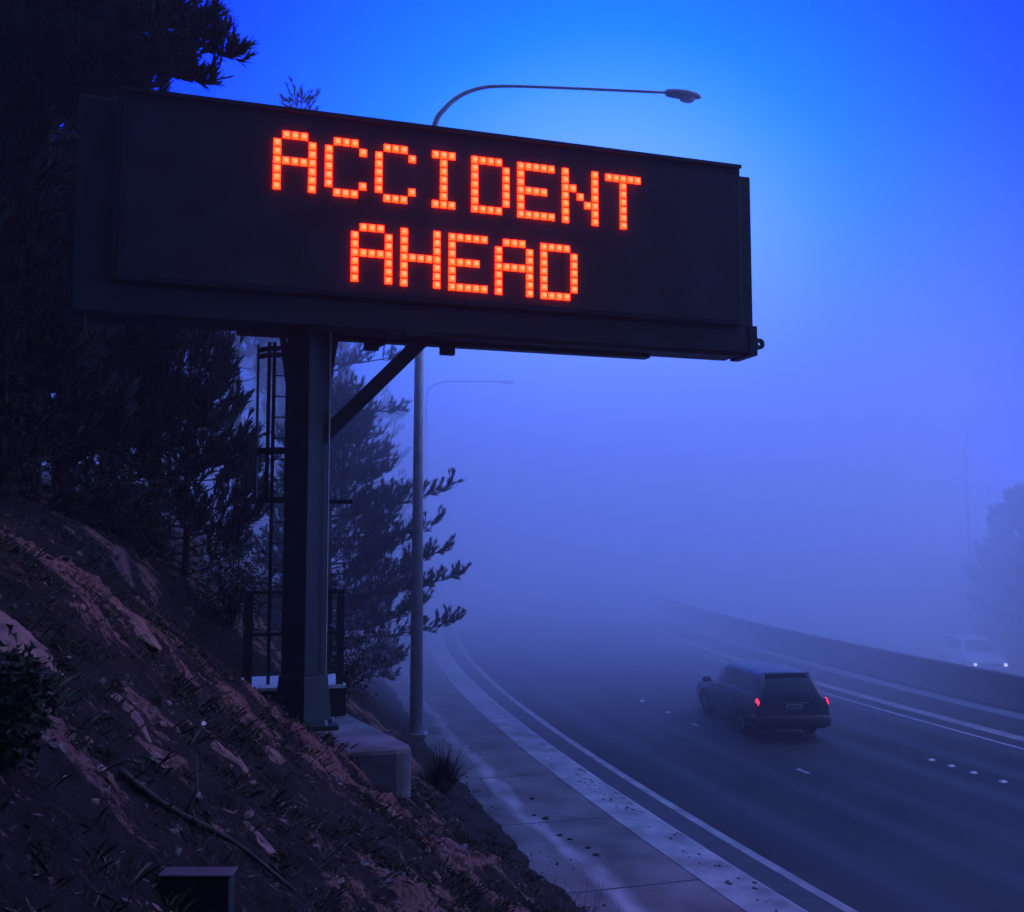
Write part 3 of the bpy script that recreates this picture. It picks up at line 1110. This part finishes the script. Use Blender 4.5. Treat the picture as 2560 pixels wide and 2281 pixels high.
hd = math.radians(90 + 7.5)
h = Vector((math.cos(hd), math.sin(hd), 0))
axle = Vector((6.18, 23.75, 0))
cpos2 = axle + h * 1.33
car('station_wagon', WAG, (cpos2.x, cpos2.y, .0), hd, M['navy'], 'dark blue station wagon driving away with red tail lamps lit', wag_lights, (-1.33, 1.29), .315, wag_glass, wagon_extra)

SUV = [(-2.30, .72, .45, .70, .62, .74), (-2.27, .80, .36, .98, .70, 1.02), (-2.15, .84, .32, 1.05, .66, 1.60), (-1.9, .86, .30, 1.05, .65, 1.70), (-.4, .87, .28, 1.03, .66, 1.74), (.35, .87, .28, 1.02, .64, 1.71),
       (.50, .87, .28, 1.01, .62, 1.67), (1.08, .865, .28, 1.0, .70, 1.08), (1.25, .86, .28, .99, .74, 1.04), (1.95, .85, .30, .94, .74, .97), (2.15, .83, .32, .88, .70, .90), (2.24, .78, .36, .76, .66, .78), (2.28, .70, .42, .62, .55, .64)]


def suv_extra(t, body, MB, surf):
    b = MB()
    b.box(2.262, 2.285, -.46, .46, .60, .74)
    b.build('grille', M['trim'], body)
    b = MB()
    b.box(2.20, 2.33, -.76, .76, .36, .56)
    b.build('front_bumper', M['trim'], body, bevel=.04)
    for sy in (-1, 1):
        b = MB()
        b.tube([(2.20, sy * .64, .70), (2.275, sy * .64, .70), (2.29, sy * .64, .70)], [.075, .075, .05], 12)
        b.build('headlamp', M['headlamp'], t, smooth=False)
        b = MB()
        b.box(.70, .80, sy * .98 - .12, sy * .98 + .12, 1.02, 1.17)
        b.build('door_mirror', M['white_car'], body, bevel=.03)
        b = MB()
        b.bar((-1.8, sy * .60, 1.775), (.2, sy * .60, 1.775), .04, .04)
        b.build('roof_rail', M['trim'], body)


suv_glass = [('windscreen', (6.1, 6.93, 6.9, 11.1)), ('rear_window', (1.1, 1.9, 7.1, 10.9)),
             ('side_window', (3.05, 3.95, 5.15, 5.92)), ('side_window', (4.05, 6.8, 5.15, 5.92, 4.05, 6.0)),
             ('side_window', (3.05, 3.95, 12.85, 12.08)), ('side_window', (4.05, 6.8, 12.85, 12.08, 4.05, 6.0))]
suv_lights = []
vp = at(2440, 1660, 46)
car('pale_suv', SUV, (vp.x + .35, 47.0, -1.70), math.radians(-90 - 7), M['white_car'], 'pale boxy car with headlamps lit, coming the other way behind the barrier', suv_lights, (-1.36, 1.34), .36, suv_glass, suv_extra)


# ------------------------------------------------------------------ pines
def tuft(b, p, axis_, L, n, rnd, wid, spread=.55):
    axis_ = axis_.normalized()
    s = axis_.cross(Vector((.3, .2, 1)))
    if s.length < 1e-3:
        s = Vector((1, 0, 0))
    s.normalize()
    t = axis_.cross(s)
    for k in range(n):
        a = rnd.uniform(0, 6.283)
        sp = rnd.uniform(.1, spread)
        d = (axis_ + (s * math.cos(a) + t * math.sin(a)) * sp).normalized()
        q = p + axis_ * rnd.uniform(-.45, .25) * L
        e = q + d * L * rnd.uniform(.7, 1.1)
        wv = d.cross(Vector((rnd.uniform(-1, 1), rnd.uniform(-1, 1), rnd.uniform(-1, 1))))
        if wv.length < 1e-4:
            continue
        wv = wv.normalized() * wid
        o = len(b.v)
        b.v += [tuple(q - wv), tuple(q + wv), tuple(e + wv * .35), tuple(e - wv * .35)]
        b.f.append((o, o + 1, o + 2, o + 3))
        b.mi.append(0)


def limb(wd, cr_, a, tip, r0, rnd, dens, L, n, wid, twig=.7, droop=.12):
    """a branch from a to tip with side twigs that end in upturned needle brushes"""
    a, tip = Vector(a), Vector(tip)
    ln = (tip - a).length
    mid = a.lerp(tip, .55) + Vector((rnd.uniform(-.06, .06), rnd.uniform(-.06, .06), -droop)) * ln
    pts = []
    for k in range(7):
        u = k / 6
        pts.append(a * (1 - u) ** 2 + mid * 2 * u * (1 - u) + tip * u * u)
    wd.tube(pts, [r0 * (1 - .82 * k / 6) for k in range(7)], 5, cap=False)
    d = (tip - a).normalized()
    side = d.cross(Vector((0, 0, 1)))
    side = side.normalized() if side.length > 1e-3 else Vector((1, 0, 0))
    nt_ = max(4, int(ln * dens))
    for k in range(nt_):
        u = rnd.uniform(.22, 1.0) ** .8
        p = a * (1 - u) ** 2 + mid * 2 * u * (1 - u) + tip * u * u
        tl = twig * rnd.uniform(.35, 1.) * (1.15 - .6 * u)
        dd = (d * rnd.uniform(.3, 1.) + side * rnd.uniform(-1, 1) + Vector((0, 0, rnd.uniform(-.25, .8)))).normalized()
        q = p + dd * tl
        q2 = q + (dd * .4 + Vector((0, 0, 1))).normalized() * .12
        wd.tube([p, p.lerp(q, .6) + Vector((0, 0, -.03)), q, q2], [.010, .008, .006, .004], 3, cap=False)
        tuft(cr_, q2, (dd * rnd.uniform(.3, 1.3) + Vector((rnd.uniform(-.4, .4), rnd.uniform(-.4, .4), rnd.uniform(.4, 1.1)))), L * rnd.uniform(.7, 1.1), n, rnd, wid)
        if rnd.random() < .75:
            tuft(cr_, q.lerp(p, .3), dd + Vector((0, 0, .4)), L * .9, n, rnd, wid, .8)
        if rnd.random() < .5:
            tuft(cr_, q.lerp(p, .6), dd + Vector((0, 0, .7)), L * .8, n, rnd, wid, .9)
    tuft(cr_, tip, d + Vector((0, 0, .8)), L * 1.1, n, rnd, wid, .4)


def pine(name, x, y, H, rad, seed, label, nl=44, dens=5.5, L=.17, n=13, wid=.007, z0=.12, extra=(), leader=True, cat='pine tree', zbase=None, cone=.75, group='pines on the hillside', twig=.7, lean=0., crown0=None):
    rnd = random.Random(seed)
    zb = ground_z(x, y, -12 < x < 6 and y < 30) - .15 if zbase is None else zbase
    t = empty(name, (x, y, zb), 0, label=label, cat=cat, group=group)
    o = Vector((x, y, zb))
    wd, cr_ = MB(), MB()
    tr = []
    for k in range(11):
        u = k / 10
        tr.append(Vector((lean * u + .12 * H / 12 * fbm(u * 2.5, seed, 0, 2), .12 * H / 12 * fbm(u * 2.5, seed + 9, 3, 2), u * H)))
    r0 = .011 * H + .02
    wd.tube(tr, [r0 * (1 - .93 * k / 10) for k in range(11)], 9)

    def trunk(u):
        i = min(9, int(u * 10))
        return tr[i].lerp(tr[i + 1], u * 10 - i)
    for k in range(nl):
        u = z0 + (1 - z0) * ((k + rnd.random()) / nl) ** .9
        u = min(.985, u)
        a = k * 2.39996 + rnd.uniform(-.4, .4)
        shape = (1 - u) ** cone * min(1, .55 + 2.2 * (u - z0 + .06))
        ln = max(.25, rad * shape * rnd.uniform(.75, 1.12))
        rise = rnd.uniform(-.12, .62) + .45 * u
        p = trunk(u)
        limb(wd, cr_, p, p + Vector((math.cos(a), math.sin(a), rise * .8)) * ln, r0 * .22 * (1 - u) + .009, rnd, dens, L, n, wid, twig)
    for u, tip in extra:
        p = trunk(min(.98, max(.02, u)))
        limb(wd, cr_, p, Vector(tip) - o, r0 * .2 + .006, rnd, dens * .9, L, n, wid, twig * .72, droop=.10)
    if leader:
        tuft(cr_, tr[-1], Vector((0, 0, 1)), L * 1.5, n * 2, rnd, wid, .35)
    wd.build('trunk', M['bark'], t, smooth=True)
    cr_.build('crown', M['needles'], t)
    return t


X4, Y4 = -5.72, 26.5
# the tall pine whose tip shows over the sign and whose limbs reach the lamp post
ext = [(.50, at(1012, 885, 25.0)), (.46, at(935, 870, 25.5)), (.44, at(1005, 1025, 25.0)), (.40, at(940, 1090, 25.5)), (.38, at(985, 1150, 25.2)), (.42, at(905, 980, 25.0)), (.36, at(900, 1100, 24.8))]
zt4 = at(757, 232, 26.5).z
zb4 = ground_z(X4, Y4, True) - .15
pine('pine_tree', X4, Y4, zt4 - zb4, 2.3, 11, 'tall slim pine behind the sign column, its tip poking over the sign\'s top edge', nl=60, dens=9, extra=ext, z0=.44, cone=.9, n=12, wid=.010, lean=at(757, 232, 26.5).x - X4)
# the bushy young pine between column and lamp post
ext = []
for px, py, Y in ((1122, 1212, 23.4), (1090, 1300, 23.4), (1112, 1372, 23.2), (1150, 1432, 23.0), (1152, 1545, 23.0), (1060, 1500, 23.6), (1000, 1640, 23.8), (960, 1690, 24.0), (1015, 1230, 24.0), (965, 1170, 24.4), (1040, 1420, 23.9), (1025, 1345, 23.5)):
    z = at(px, py, Y).z
    ext.append((max(.03, (z - 1.5) / 7.2 - .04), at(px, py, Y)))
pine('pine_tree', -4.55, 25.0, 7.0, 2.2, 23, 'bushy young pine between the sign column and the lamp post, branches crossing the post', nl=120, dens=17, extra=ext, z0=.02, n=24, wid=.0075, L=.15, cone=.5)
# the dark pines of the upper left
ext1 = [(.62, at(590, 135, 15.6)), (.70, at(515, 40, 15.4)), (.66, at(540, 90, 16)), (.58, at(530, 205, 15.8)), (.80, at(440, -60, 15.6)), (.74, at(470, 70, 15.2)), (.52, at(450, 160, 15.2)), (.60, at(480, 190, 16.4)), (.7, at(420, 100, 15.0)),
        (.55, at(330, 150, 15.0)), (.6, at(200, 120, 14.6)), (.66, at(100, 60, 14.6)), (.5, at(80, 180, 14.8)), (.75, at(280, 10, 14.8))]
pine('pine_tree', -8.0, 16.6, 14.5, 2.6, 31, 'big dark pine overhanging the upper left corner of the sign', nl=130, dens=17, extra=ext1, L=.22, n=15, wid=.013, z0=.30, cone=.35, twig=.8)
LEFT = [(-9.9, 18.6, 15, 3.3, 'dense tall pine at the left edge, behind the overhanging one', .06), (-6.3, 19.4, 5.6, 1.7, 'young pointed pine under the sign, left of the ladder', .03),
        (-10.2, 22.5, 13, 2.9, 'dense pine behind the left half of the sign', .06), (-12.6, 25.0, 16, 4.0, 'tall pine deep in the stand on the far left', .06), (-8.6, 31, 14, 3.4, 'fog-softened pine on the hill seen left of the ladder cage', .42),
        (-7.2, 35, 12, 2.6, 'slender foggy pine seen through the gap beside the ladder cage', .45), (-13.5, 17.5, 14, 3.8, 'dark pine cut by the left picture edge', .04),
        (-13.5, 38, 15, 3.6, 'faint pine far back up the hill', .15), (-6.6, 47, 11, 2.8, 'far pine fading into the fog beyond the lamp post', .15),
        (-8.0, 15.6, 5.2, 2.1, 'low dense pine under the left end of the sign', .02), (-9.6, 14.6, 6.5, 2.6, 'low dense pine at the left picture edge, above the boulder', .02), (-8.3, 20.4, 7.0, 2.3, 'half-grown dense pine in the dark below the sign', .03),
        (-17, 44, 15, 4.0, 'ghostly pine on the far hill, left of the ladder', .05), (-11.5, 49, 12, 3.4, 'ghostly pine on the far hill in the gap beside the ladder', .05), (-21, 36, 15, 4.2, 'fogged pine on the hill top behind the stand', .05)]
for i, (x, y, H_, r_, lb, z0_) in enumerate(LEFT):
    far = y > 28
    pine('pine_tree', x, y, H_, r_, 50 + i, lb, nl=(105 if H_ > 8 else 70) if not far else 55, dens=14 if not far else 7, L=.24 if not far else .32, n=14, wid=.016 if not far else .028, z0=z0_, cone=.5 if H_ > 6 else .8, twig=.95)
pine('pine_tree', -8.2, 5.6, 13, 3.6, 81, 'unseen dark pine added outside the left edge to shade the near bank', nl=120, dens=12, L=.30, n=12, wid=.03, z0=.20, cone=.3, twig=.95)  # out-of-view tree, added only to shade the near bank
pine('pine_tree', -5.2, -1.6, 13, 3.6, 82, 'unseen dark pine added behind the camera to shade the near bank', nl=120, dens=12, L=.30, n=12, wid=.03, z0=.20, cone=.3, twig=.95)  # second unseen tree put in for shade
# two low pines added to darken the right edge, beyond the opposite carriageway
pine('pine_tree', 26.9, 52.5, 8.0, 3.4, 71, 'low pine added to darken the right edge, on the bank behind the pale car', nl=80, dens=10, L=.34, n=14, wid=.035, z0=.05, cone=.5, zbase=-1.2)
pine('pine_tree', 25.9, 46.6, 7.0, 3.0, 72, 'low pine added to darken the right edge, nearer than the pale car', nl=80, dens=10, L=.34, n=14, wid=.035, z0=.05, cone=.5, zbase=-1.2)


# ------------------------------------------------------------------ shrubs, grass, stones on the bank
def bush(name, x, y, r_, hgt, seed, label, n=900, leaf=.05, m='shrub', cat='shrub', group=None, sink=.05):
    rnd = random.Random(seed)
    z = ground_z(x, y) - sink
    t = empty(name, (x, y, z), 0, label=label, cat=cat, group=group)
    st, lv = MB(), MB()
    for k in range(16):
        a = rnd.uniform(0, 6.28)
        e = Vector((math.cos(a) * r_ * rnd.uniform(.2, .8), math.sin(a) * r_ * rnd.uniform(.2, .8), hgt * rnd.uniform(.5, .95)))
        st.tube([(0, 0, 0), e * .5 + Vector((0, 0, .1 * hgt)), e], [.02, .012, .005], 4, cap=False)
        for q in range(n // 16):
            c = e * rnd.uniform(.25, 1.05) + Vector((rnd.gauss(0, 1), rnd.gauss(0, 1), rnd.gauss(0, .8))) * r_ * .24
            c.z = abs(c.z)
            d1 = Vector((rnd.uniform(-1, 1), rnd.uniform(-1, 1), rnd.uniform(-.3, 1))).normalized()
            d2 = d1.cross(Vector((rnd.uniform(-1, 1), rnd.uniform(-1, 1), rnd.uniform(-1, 1)))).normalized()
            lv.add([c - d2 * leaf * .3, c + d1 * leaf * .5 - d2 * 0, c + d1 * leaf, c + d1 * leaf * .5 + d2 * leaf * .4], [(0, 1, 2, 3)])
    st.build('stems', M['bark'], t)
    lv.build('foliage', M[m], t)
    return t


bush('shrub', -2.12, 4.2, .26, .52, 5, 'black leafy shrub close by at the left edge, below the boulder', 2600, .06)
bush('shrub', -6.4, 17.4, 1.3, 1.9, 6, 'dark shrub in the hollow left of the landing rail', 2200, .10)
bush('shrub', -4.9, 17.6, 1.1, 1.6, 7, 'dark shrub directly behind the railed landing', 2000, .10)
bush('shrub', -7.4, 14.2, 1.2, 1.7, 8, 'dark shrub above the ridge left of the sign', 2000, .10)
bush('shrub', -3.3, 19.3, .9, 1.3, 9, 'low dark shrub at the foot of the bushy young pine', 1800, .09)


def tussock(x, y, z, r_, hgt, seed, n, label, m='straw', name='grass_tuft', wid=.006, lean=.8):
    rnd = random.Random(seed)
    b = MB()
    for k in range(n):
        a = rnd.uniform(0, 6.283)
        l_ = rnd.uniform(.1, lean)
        p = Vector((math.cos(a) * r_ * .25 * rnd.random(), math.sin(a) * r_ * .25 * rnd.random(), 0))
        d = Vector((math.cos(a) * l_, math.sin(a) * l_, 1)).normalized()
        L = hgt * rnd.uniform(.55, 1.1)
        s = Vector((-math.sin(a), math.cos(a), 0)) * wid
        m1 = p + d * L * .55
        e = p + d * L + Vector((math.cos(a), math.sin(a), -.6)) * L * .18 * l_
        b.add([p - s, p + s, m1 + s * .8, m1 - s * .8, e], [(0, 1, 2, 3), (3, 2, 4)])
    o = b.build(name, M[m], loc=(x, y, z))
    return tag(o, label=label, cat='grass tuft')


p = at(1105, 1925, 16.2)
tussock(p.x, p.y, ground_z(p.x, p.y) - .03, .5, .75, 3, 420, 'dark spiky grass tuft between the footing corner and the footpath', m='shrub', wid=.008, lean=1.1)
for k, (px, py, hh, lb) in enumerate(((1450, 2265, .75, 'thin dry grass stems at the bottom edge, by the footpath patch'), (1385, 2240, .55, 'sparse dry weed stems at the bottom edge, left of the taller stems'), (1560, 2290, .6, 'dry weed stems at the bottom edge, nearest the footpath'))):
    p = at(px, py, 10.6)
    tussock(p.x, p.y, ground_z(p.x, p.y) - .03, .7, hh, 20 + k, 46, lb, wid=.004, lean=.45)


def stone(name, p, r_, seed, m, label, cat='stone', sq=(1, 1, .7), group=None, rz=0., sub=3, amp=.35, tilt=0.):
    import bmesh
    bm = bmesh.new()
    bmesh.ops.create_icosphere(bm, subdivisions=sub, radius=1.0)
    rn_ = random.Random(seed * 7 + 1)
    planes = [(Vector((rn_.gauss(0, 1), rn_.gauss(0, 1), rn_.gauss(0, 1))).normalized(), rn_.uniform(.55, .9)) for _ in range(14)]
    for v in bm.verts:
        c = v.co.normalized()
        q = 1.05
        for pn, pd in planes:
            k_ = c.dot(pn)
            if k_ > .05:
                q = min(q, pd / k_)
        q *= 1 + .25 * amp * fbm(c.x * 1.6 + seed, c.y * 1.6, c.z * 1.6 + seed * .37, 3) + .16 * amp * fbm(c.x * 5 + seed, c.y * 5, c.z * 5, 5)
        c = c * q
        v.co = Vector((c.x * sq[0], c.y * sq[1], c.z * sq[2])) * r_
    me = bpy.data.meshes.new(name)
    bm.to_mesh(me)
    bm.free()
    if sub > 4:
        me.polygons.foreach_set('use_smooth', [True] * len(me.polygons))
    me.materials.append(M[m])
    o = bpy.data.objects.new(name, me)
    COL.objects.link(o)
    o.location = p
    o.rotation_euler = (0, tilt, rz)
    return tag(o, label=label, cat=cat, group=group)


p = hit(20, 1640)
stone('boulder', (p.x - .12, p.y + .12, p.z + .02), .40, 3, 'rock', 'big pinkish boulder jutting from the bank at the left edge', 'boulder', (1.15, .8, .66), sub=6, amp=.30, tilt=.62)
p = hit(505, 1815)
stone('stone', (p.x, p.y, p.z + .012), .036, 8, 'quartz', 'small white stone lying on the red rock of the bank', sq=(1.1, .9, .7))
STN = [(1175, 1868, 20.4, .075, 'small dark clod on the footpath level with the grass tuft'), (1330, 1995, 17.3, .10, 'dark clod halfway along the pale silt band'), (1335, 2036, 16.3, .07, 'dark clod on the silt just below the halfway one'),
       (1365, 2044, 16.0, .13, 'largest dark clod on the silt band beside the footpath'), (1400, 2086, 15.1, .10, 'dark clod at the silt edge below the largest clod'), (1425, 2096, 14.8, .08, 'dark clod right of its twin at the silt edge'),
       (1470, 2117, 14.4, .09, 'dark clod above the bluish wet patch'), (1492, 2135, 14.2, .11, 'dark clod at the lower end of the silt band'), (1120, 1830, 21.8, .05, 'tiny dark pebble on the footpath near the lamp post')]
for k, (px, py, Y, r_, lb) in enumerate(STN):
    p = at(px, py, Y)
    z = .15 if off(p.x, p.y) < 3.46 else ground_z(p.x, p.y)
    a = at(px, py, 30)
    d = (a - Vector((0, 0, EYE)))
    q = Vector((0, 0, EYE)) + d * ((.17 - EYE) / d.z)
    stone('clod', (q.x, q.y, .15 + r_ * .10), r_ * .44, 40 + k, 'clod', lb, 'clod', (1.3, 1, .6), group='dark clods along the footpath edge', sub=2, amp=.5)
crumb = MB()
rnd = random.Random(44)
for k in range(420):
    t = rnd.uniform(-54, -30)
    o_ = 3.35 - abs(rnd.gauss(0, .28))
    if fbm(t * .5, 3., 1., 3) < -.05 and rnd.random() < .8:
        continue
    c = arc(o_, t, .152)
    s_ = .006 + .03 * rnd.random() ** 3
    vs = [c + Vector((math.cos(a) * s_ * rnd.uniform(.6, 1.3), math.sin(a) * s_ * rnd.uniform(.6, 1.3), 0)) for a in (0, 1.3, 2.5, 3.8, 5.1)] + [c + Vector((0, 0, s_ * rnd.uniform(.5, .9)))]
    crumb.add(vs, [(i_, (i_ + 1) % 5, 5) for i_ in range(5)])
tag(crumb.build('soil_crumbs', M['clod']), label='dark soil crumbs washed onto the footpath from the bank', cat='soil', kind='stuff')
# embedded rocks scattered on the bank: countable, larger ones
rnd = random.Random(99)
RK_ = [(300, 1770, 'long pink rock rib near the middle of the bank'), (395, 1890, 'pink rock slab left of the white stone'), (545, 1870, 'pink rock slab right of the white stone'), (610, 2060, 'pale pink rock at the lower middle of the bank'),
       (900, 1960, 'pink rock slab in front of the concrete footing'), (985, 2040, 'pink rock at the lower end of the slab by the footing'), (680, 1890, 'reddish rock below the sign column'), (340, 1560, 'pinkish rock on the upper ridge of the bank')]
for k, (px, py, lb) in enumerate(RK_):
    pt = hit(px, py)
    stone('rock', pt + Vector((0, 0, -.06)), rnd.uniform(.10, .17), 60 + k, 'rock', lb, 'rock', (2.1, .95, .55), group='pink rocks in the bank', rz=rnd.uniform(-.45, .05), sub=5, amp=.45, tilt=.68)

# fallen branch and a utility box low on the bank
b = MB()
pts = []
for k in range(9):
    u = k / 8
    px, py = 300 + 430 * u, 1925 + 290 * u + 12 * math.sin(u * 7)
    d = at(px, py, 10) - Vector((0, 0, EYE))
    d.normalize()
    for q in range(40, 400):
        pt = Vector((0, 0, EYE)) + d * q * .03
        if pt.z < ground_z(pt.x, pt.y) + .03:
            break
    pts.append(pt)
b.tube(pts, [.020 - .0012 * k for k in range(9)], 7)
b.tube([pts[3], pts[3] + Vector((.05, .05, .12)), pts[3] + Vector((.02, .12, .30))], [.014, .010, .006], 5)
tag(b.build('fallen_branch', M['wood'], smooth=True), label='long dead branch lying down the dark lower bank', cat='branch')
bx = at(487, 2190, 4.6)
t = empty('utility_box', (bx.x, bx.y, bx.z - .6), 0, label='black utility box with a pale lid at the bottom edge of the bank', cat='utility box')
b = MB()
b.box(-.155, .155, 0, .10, 0, .59)
b.build('cabinet', M['pit'], t, bevel=.01)
b = MB()
b.box(-.165, .165, -.01, .11, .592, .606)
b.build('lid', M['pit_lid'], t, bevel=.006)

# leaf litter, twigs and grass over the bank: nobody could count it
rnd = random.Random(12)
lit, gr = MB(), MB()
for k in range(17000):
    y = rnd.uniform(2.6, 14) if k % 4 else rnd.uniform(8, 19)
    x = rnd.uniform(-6.8, 2.2)
    o_ = off(x, y)
    if o_ < 3.2 or (o_ < 3.5 and rnd.random() < .8):
        continue
    clump = fbm(x * 1.1, y * 1.1, 21., 3)
    rk_ = rocky(x, y)
    if rk_ > .28 and rnd.random() < .7:
        continue
    z = ground_z(x, y)
    c = Vector((x, y, z + .012))
    if rnd.random() < .6:
        a = rnd.uniform(0, 6.28)
        s = rnd.uniform(.008, .030)
        d1 = Vector((math.cos(a), math.sin(a), rnd.uniform(-.6, .6))) * s
        d2 = Vector((-math.sin(a), math.cos(a), rnd.uniform(-.6, .6))) * s * rnd.uniform(.2, .7)
        lit.add([c - d1 - d2 * .3, c + d2, c + d1, c - d2], [(0, 1, 2, 3)], 1 if rnd.random() < .14 else 0)
    elif clump > -.1:
        lean_ = rnd.uniform(0, 6.28)
        for q in range(rnd.randint(6, 14)):
            a = rnd.uniform(0, 6.28)
            L = rnd.uniform(.03, .11) * (1 + max(0, clump))
            d = Vector((math.cos(a) * rnd.uniform(.3, 1.4) + .5 * math.cos(lean_), math.sin(a) * rnd.uniform(.3, 1.4) + .5 * math.sin(lean_), 1)).normalized() * L
            s = Vector((-math.sin(a), math.cos(a), 0)) * rnd.uniform(.0015, .0035)
            c2 = c + Vector((rnd.gauss(0, .04), rnd.gauss(0, .04), -.02))
            gr.add([c2 - s, c2 + s, c2 + d * .6 + s * .6, c2 + d + Vector((d.x, d.y, -.3 * L)) * .3], [(0, 1, 2), (0, 2, 3)], 1 if rnd.random() < .3 else 0)
rub = MB()
for k in range(9000):
    y = rnd.uniform(3.0, 14)
    x = rnd.uniform(-6.6, 1.6)
    o_ = off(x, y)
    if o_ < 3.5:
        continue
    rk_ = rocky(x, y)
    if rnd.random() > .12 + rk_ * 2.2:
        continue
    c = Vector((x, y, ground_z(x, y)))
    s_ = .007 + .030 * rnd.random() ** 3
    e1 = Vector((rnd.gauss(0, 1), rnd.gauss(0, 1), rnd.gauss(0, .6))).normalized()
    e2 = e1.cross(Vector((rnd.gauss(0, 1), rnd.gauss(0, 1), 1))).normalized()
    e3 = e1.cross(e2)
    vs, m_ = [], 5
    for q in range(2):
        for p_ in range(m_):
            a = 6.2832 * p_ / m_ + q * .6 + rnd.uniform(-.3, .3)
            r_ = s_ * rnd.uniform(.65, 1.25)
            vs.append(c + e1 * math.cos(a) * r_ * 1.3 + e2 * math.sin(a) * r_ + e3 * s_ * (.45 if q else -.45) * rnd.uniform(.5, 1.2))
    vs += [c + e3 * s_ * rnd.uniform(.5, 1.0), c - e3 * s_ * rnd.uniform(.5, 1.0)]
    fs = [(p_, (p_ + 1) % m_, m_ + (p_ + 1) % m_, m_ + p_) for p_ in range(m_)] + [(m_ + p_, m_ + (p_ + 1) % m_, 10) for p_ in range(m_)] + [((p_ + 1) % m_, p_, 11) for p_ in range(m_)]
    rub.add(vs, fs, 0 if rnd.random() < .55 else (1 if rnd.random() < .6 else 2))
tag(rub.build('rubble', [M['rock'], M['stone'], M['clod']]), label='broken pink and grey rubble lying over the bank', cat='rubble', kind='stuff')
tag(lit.build('leaf_litter', [M['litter'], M['pale_leaf']]), label='dead leaves and bark scattered over the dark bank', cat='leaf litter', kind='stuff')
tag(gr.build('ground_cover', [M['shrub'], M['straw']]), label='short dark scrub and grass covering the bank', cat='ground cover', kind='stuff')


# ------------------------------------------------------------------ air: even haze, and the fog bank lying over the road ahead
def volume(name, dens, aniso, color):
    m = bpy.data.materials.new(name)
    m.use_nodes = True
    n = m.node_tree.nodes
    n.clear()
    o = n.new("ShaderNodeOutputMaterial")
    v = n.new("ShaderNodeVolumePrincipled")
    v.inputs['Density'].default_value = dens
    v.inputs['Anisotropy'].default_value = aniso
    v.inputs['Color'].default_value = (*color, 1)
    m.node_tree.links.new(v.outputs[0], o.inputs['Volume'])
    return m


b = MB()
b.box(-420, 520, -70, 620, -4, 24)
hz = b.build('haze', volume('haze_air', .0014, .3, (.95, .95, 1.)))
tag(hz, label='thin blue haze filling the air', cat='haze', kind='stuff')
b = MB()
b.prism([(-4.6, 15, -3.5), (18, 15, -3.5), (90, 60, -3.5), (240, 330, -3.5), (-90, 330, -3.5), (-60, 75, -3.5), (-9.5, 31, -3.5)], (0, 0, 20.7))
fm = volume('fog_air', .05, .5, (.99, .995, 1.))
n, l = fm.node_tree.nodes, fm.node_tree.links
g_ = n.new("ShaderNodeTexCoord")
sx = n.new("ShaderNodeSeparateXYZ")
l.new(g_.outputs['Object'], sx.inputs[0])


def nmath(op, a, b_=None):
    x = n.new("ShaderNodeMath")
    x.operation = op
    for k_, v_ in ((0, a), (1, b_)):
        if v_ is None:
            continue
        if isinstance(v_, (int, float)):
            x.inputs[k_].default_value = v_
        else:
            l.new(v_, x.inputs[k_])
    return x.outputs[0]


def nramp(v_, a, b_, c, d):
    x = n.new("ShaderNodeMapRange")
    x.interpolation_type = 'SMOOTHSTEP'
    for k_, q_ in ((1, a), (2, b_), (3, c), (4, d)):
        x.inputs[k_].default_value = q_
    l.new(v_, x.inputs[0])
    return x.outputs[0]


fx = nramp(nmath('SUBTRACT', sx.outputs[0], nmath('MULTIPLY', sx.outputs[1], .34)), 2.0, 11.0, 1.0, .12)   # thins out to the right of the road
fy = nramp(sx.outputs[1], 16.0, 30.0, 0.0, 1.0)                                                     # and towards the viewer
fz = nramp(sx.outputs[2], 10.0, 17.0, 1.0, .04)                                                      # and upwards
tn = n.new("ShaderNodeTexNoise")
tn.inputs['Scale'].default_value = .07
tn.inputs['Detail'].default_value = 2
l.new(g_.outputs['Object'], tn.inputs['Vector'])
fn = nramp(tn.outputs['Fac'], .3, .7, .75, 1.25)
dens = nmath('MULTIPLY', nmath('MULTIPLY', fx, fy), nmath('MULTIPLY', nmath('MULTIPLY', fz, fn), .060))
pv = [q_ for q_ in n if q_.type == 'PRINCIPLED_VOLUME'][0]
l.new(dens, pv.inputs['Density'])
fb = b.build('fog_bank', fm)
S.cycles.volume_step_rate = .10
S.cycles.volume_max_steps = 256
tag(fb, label='dense fog bank lying over the road beyond the sign', cat='fog', kind='stuff')
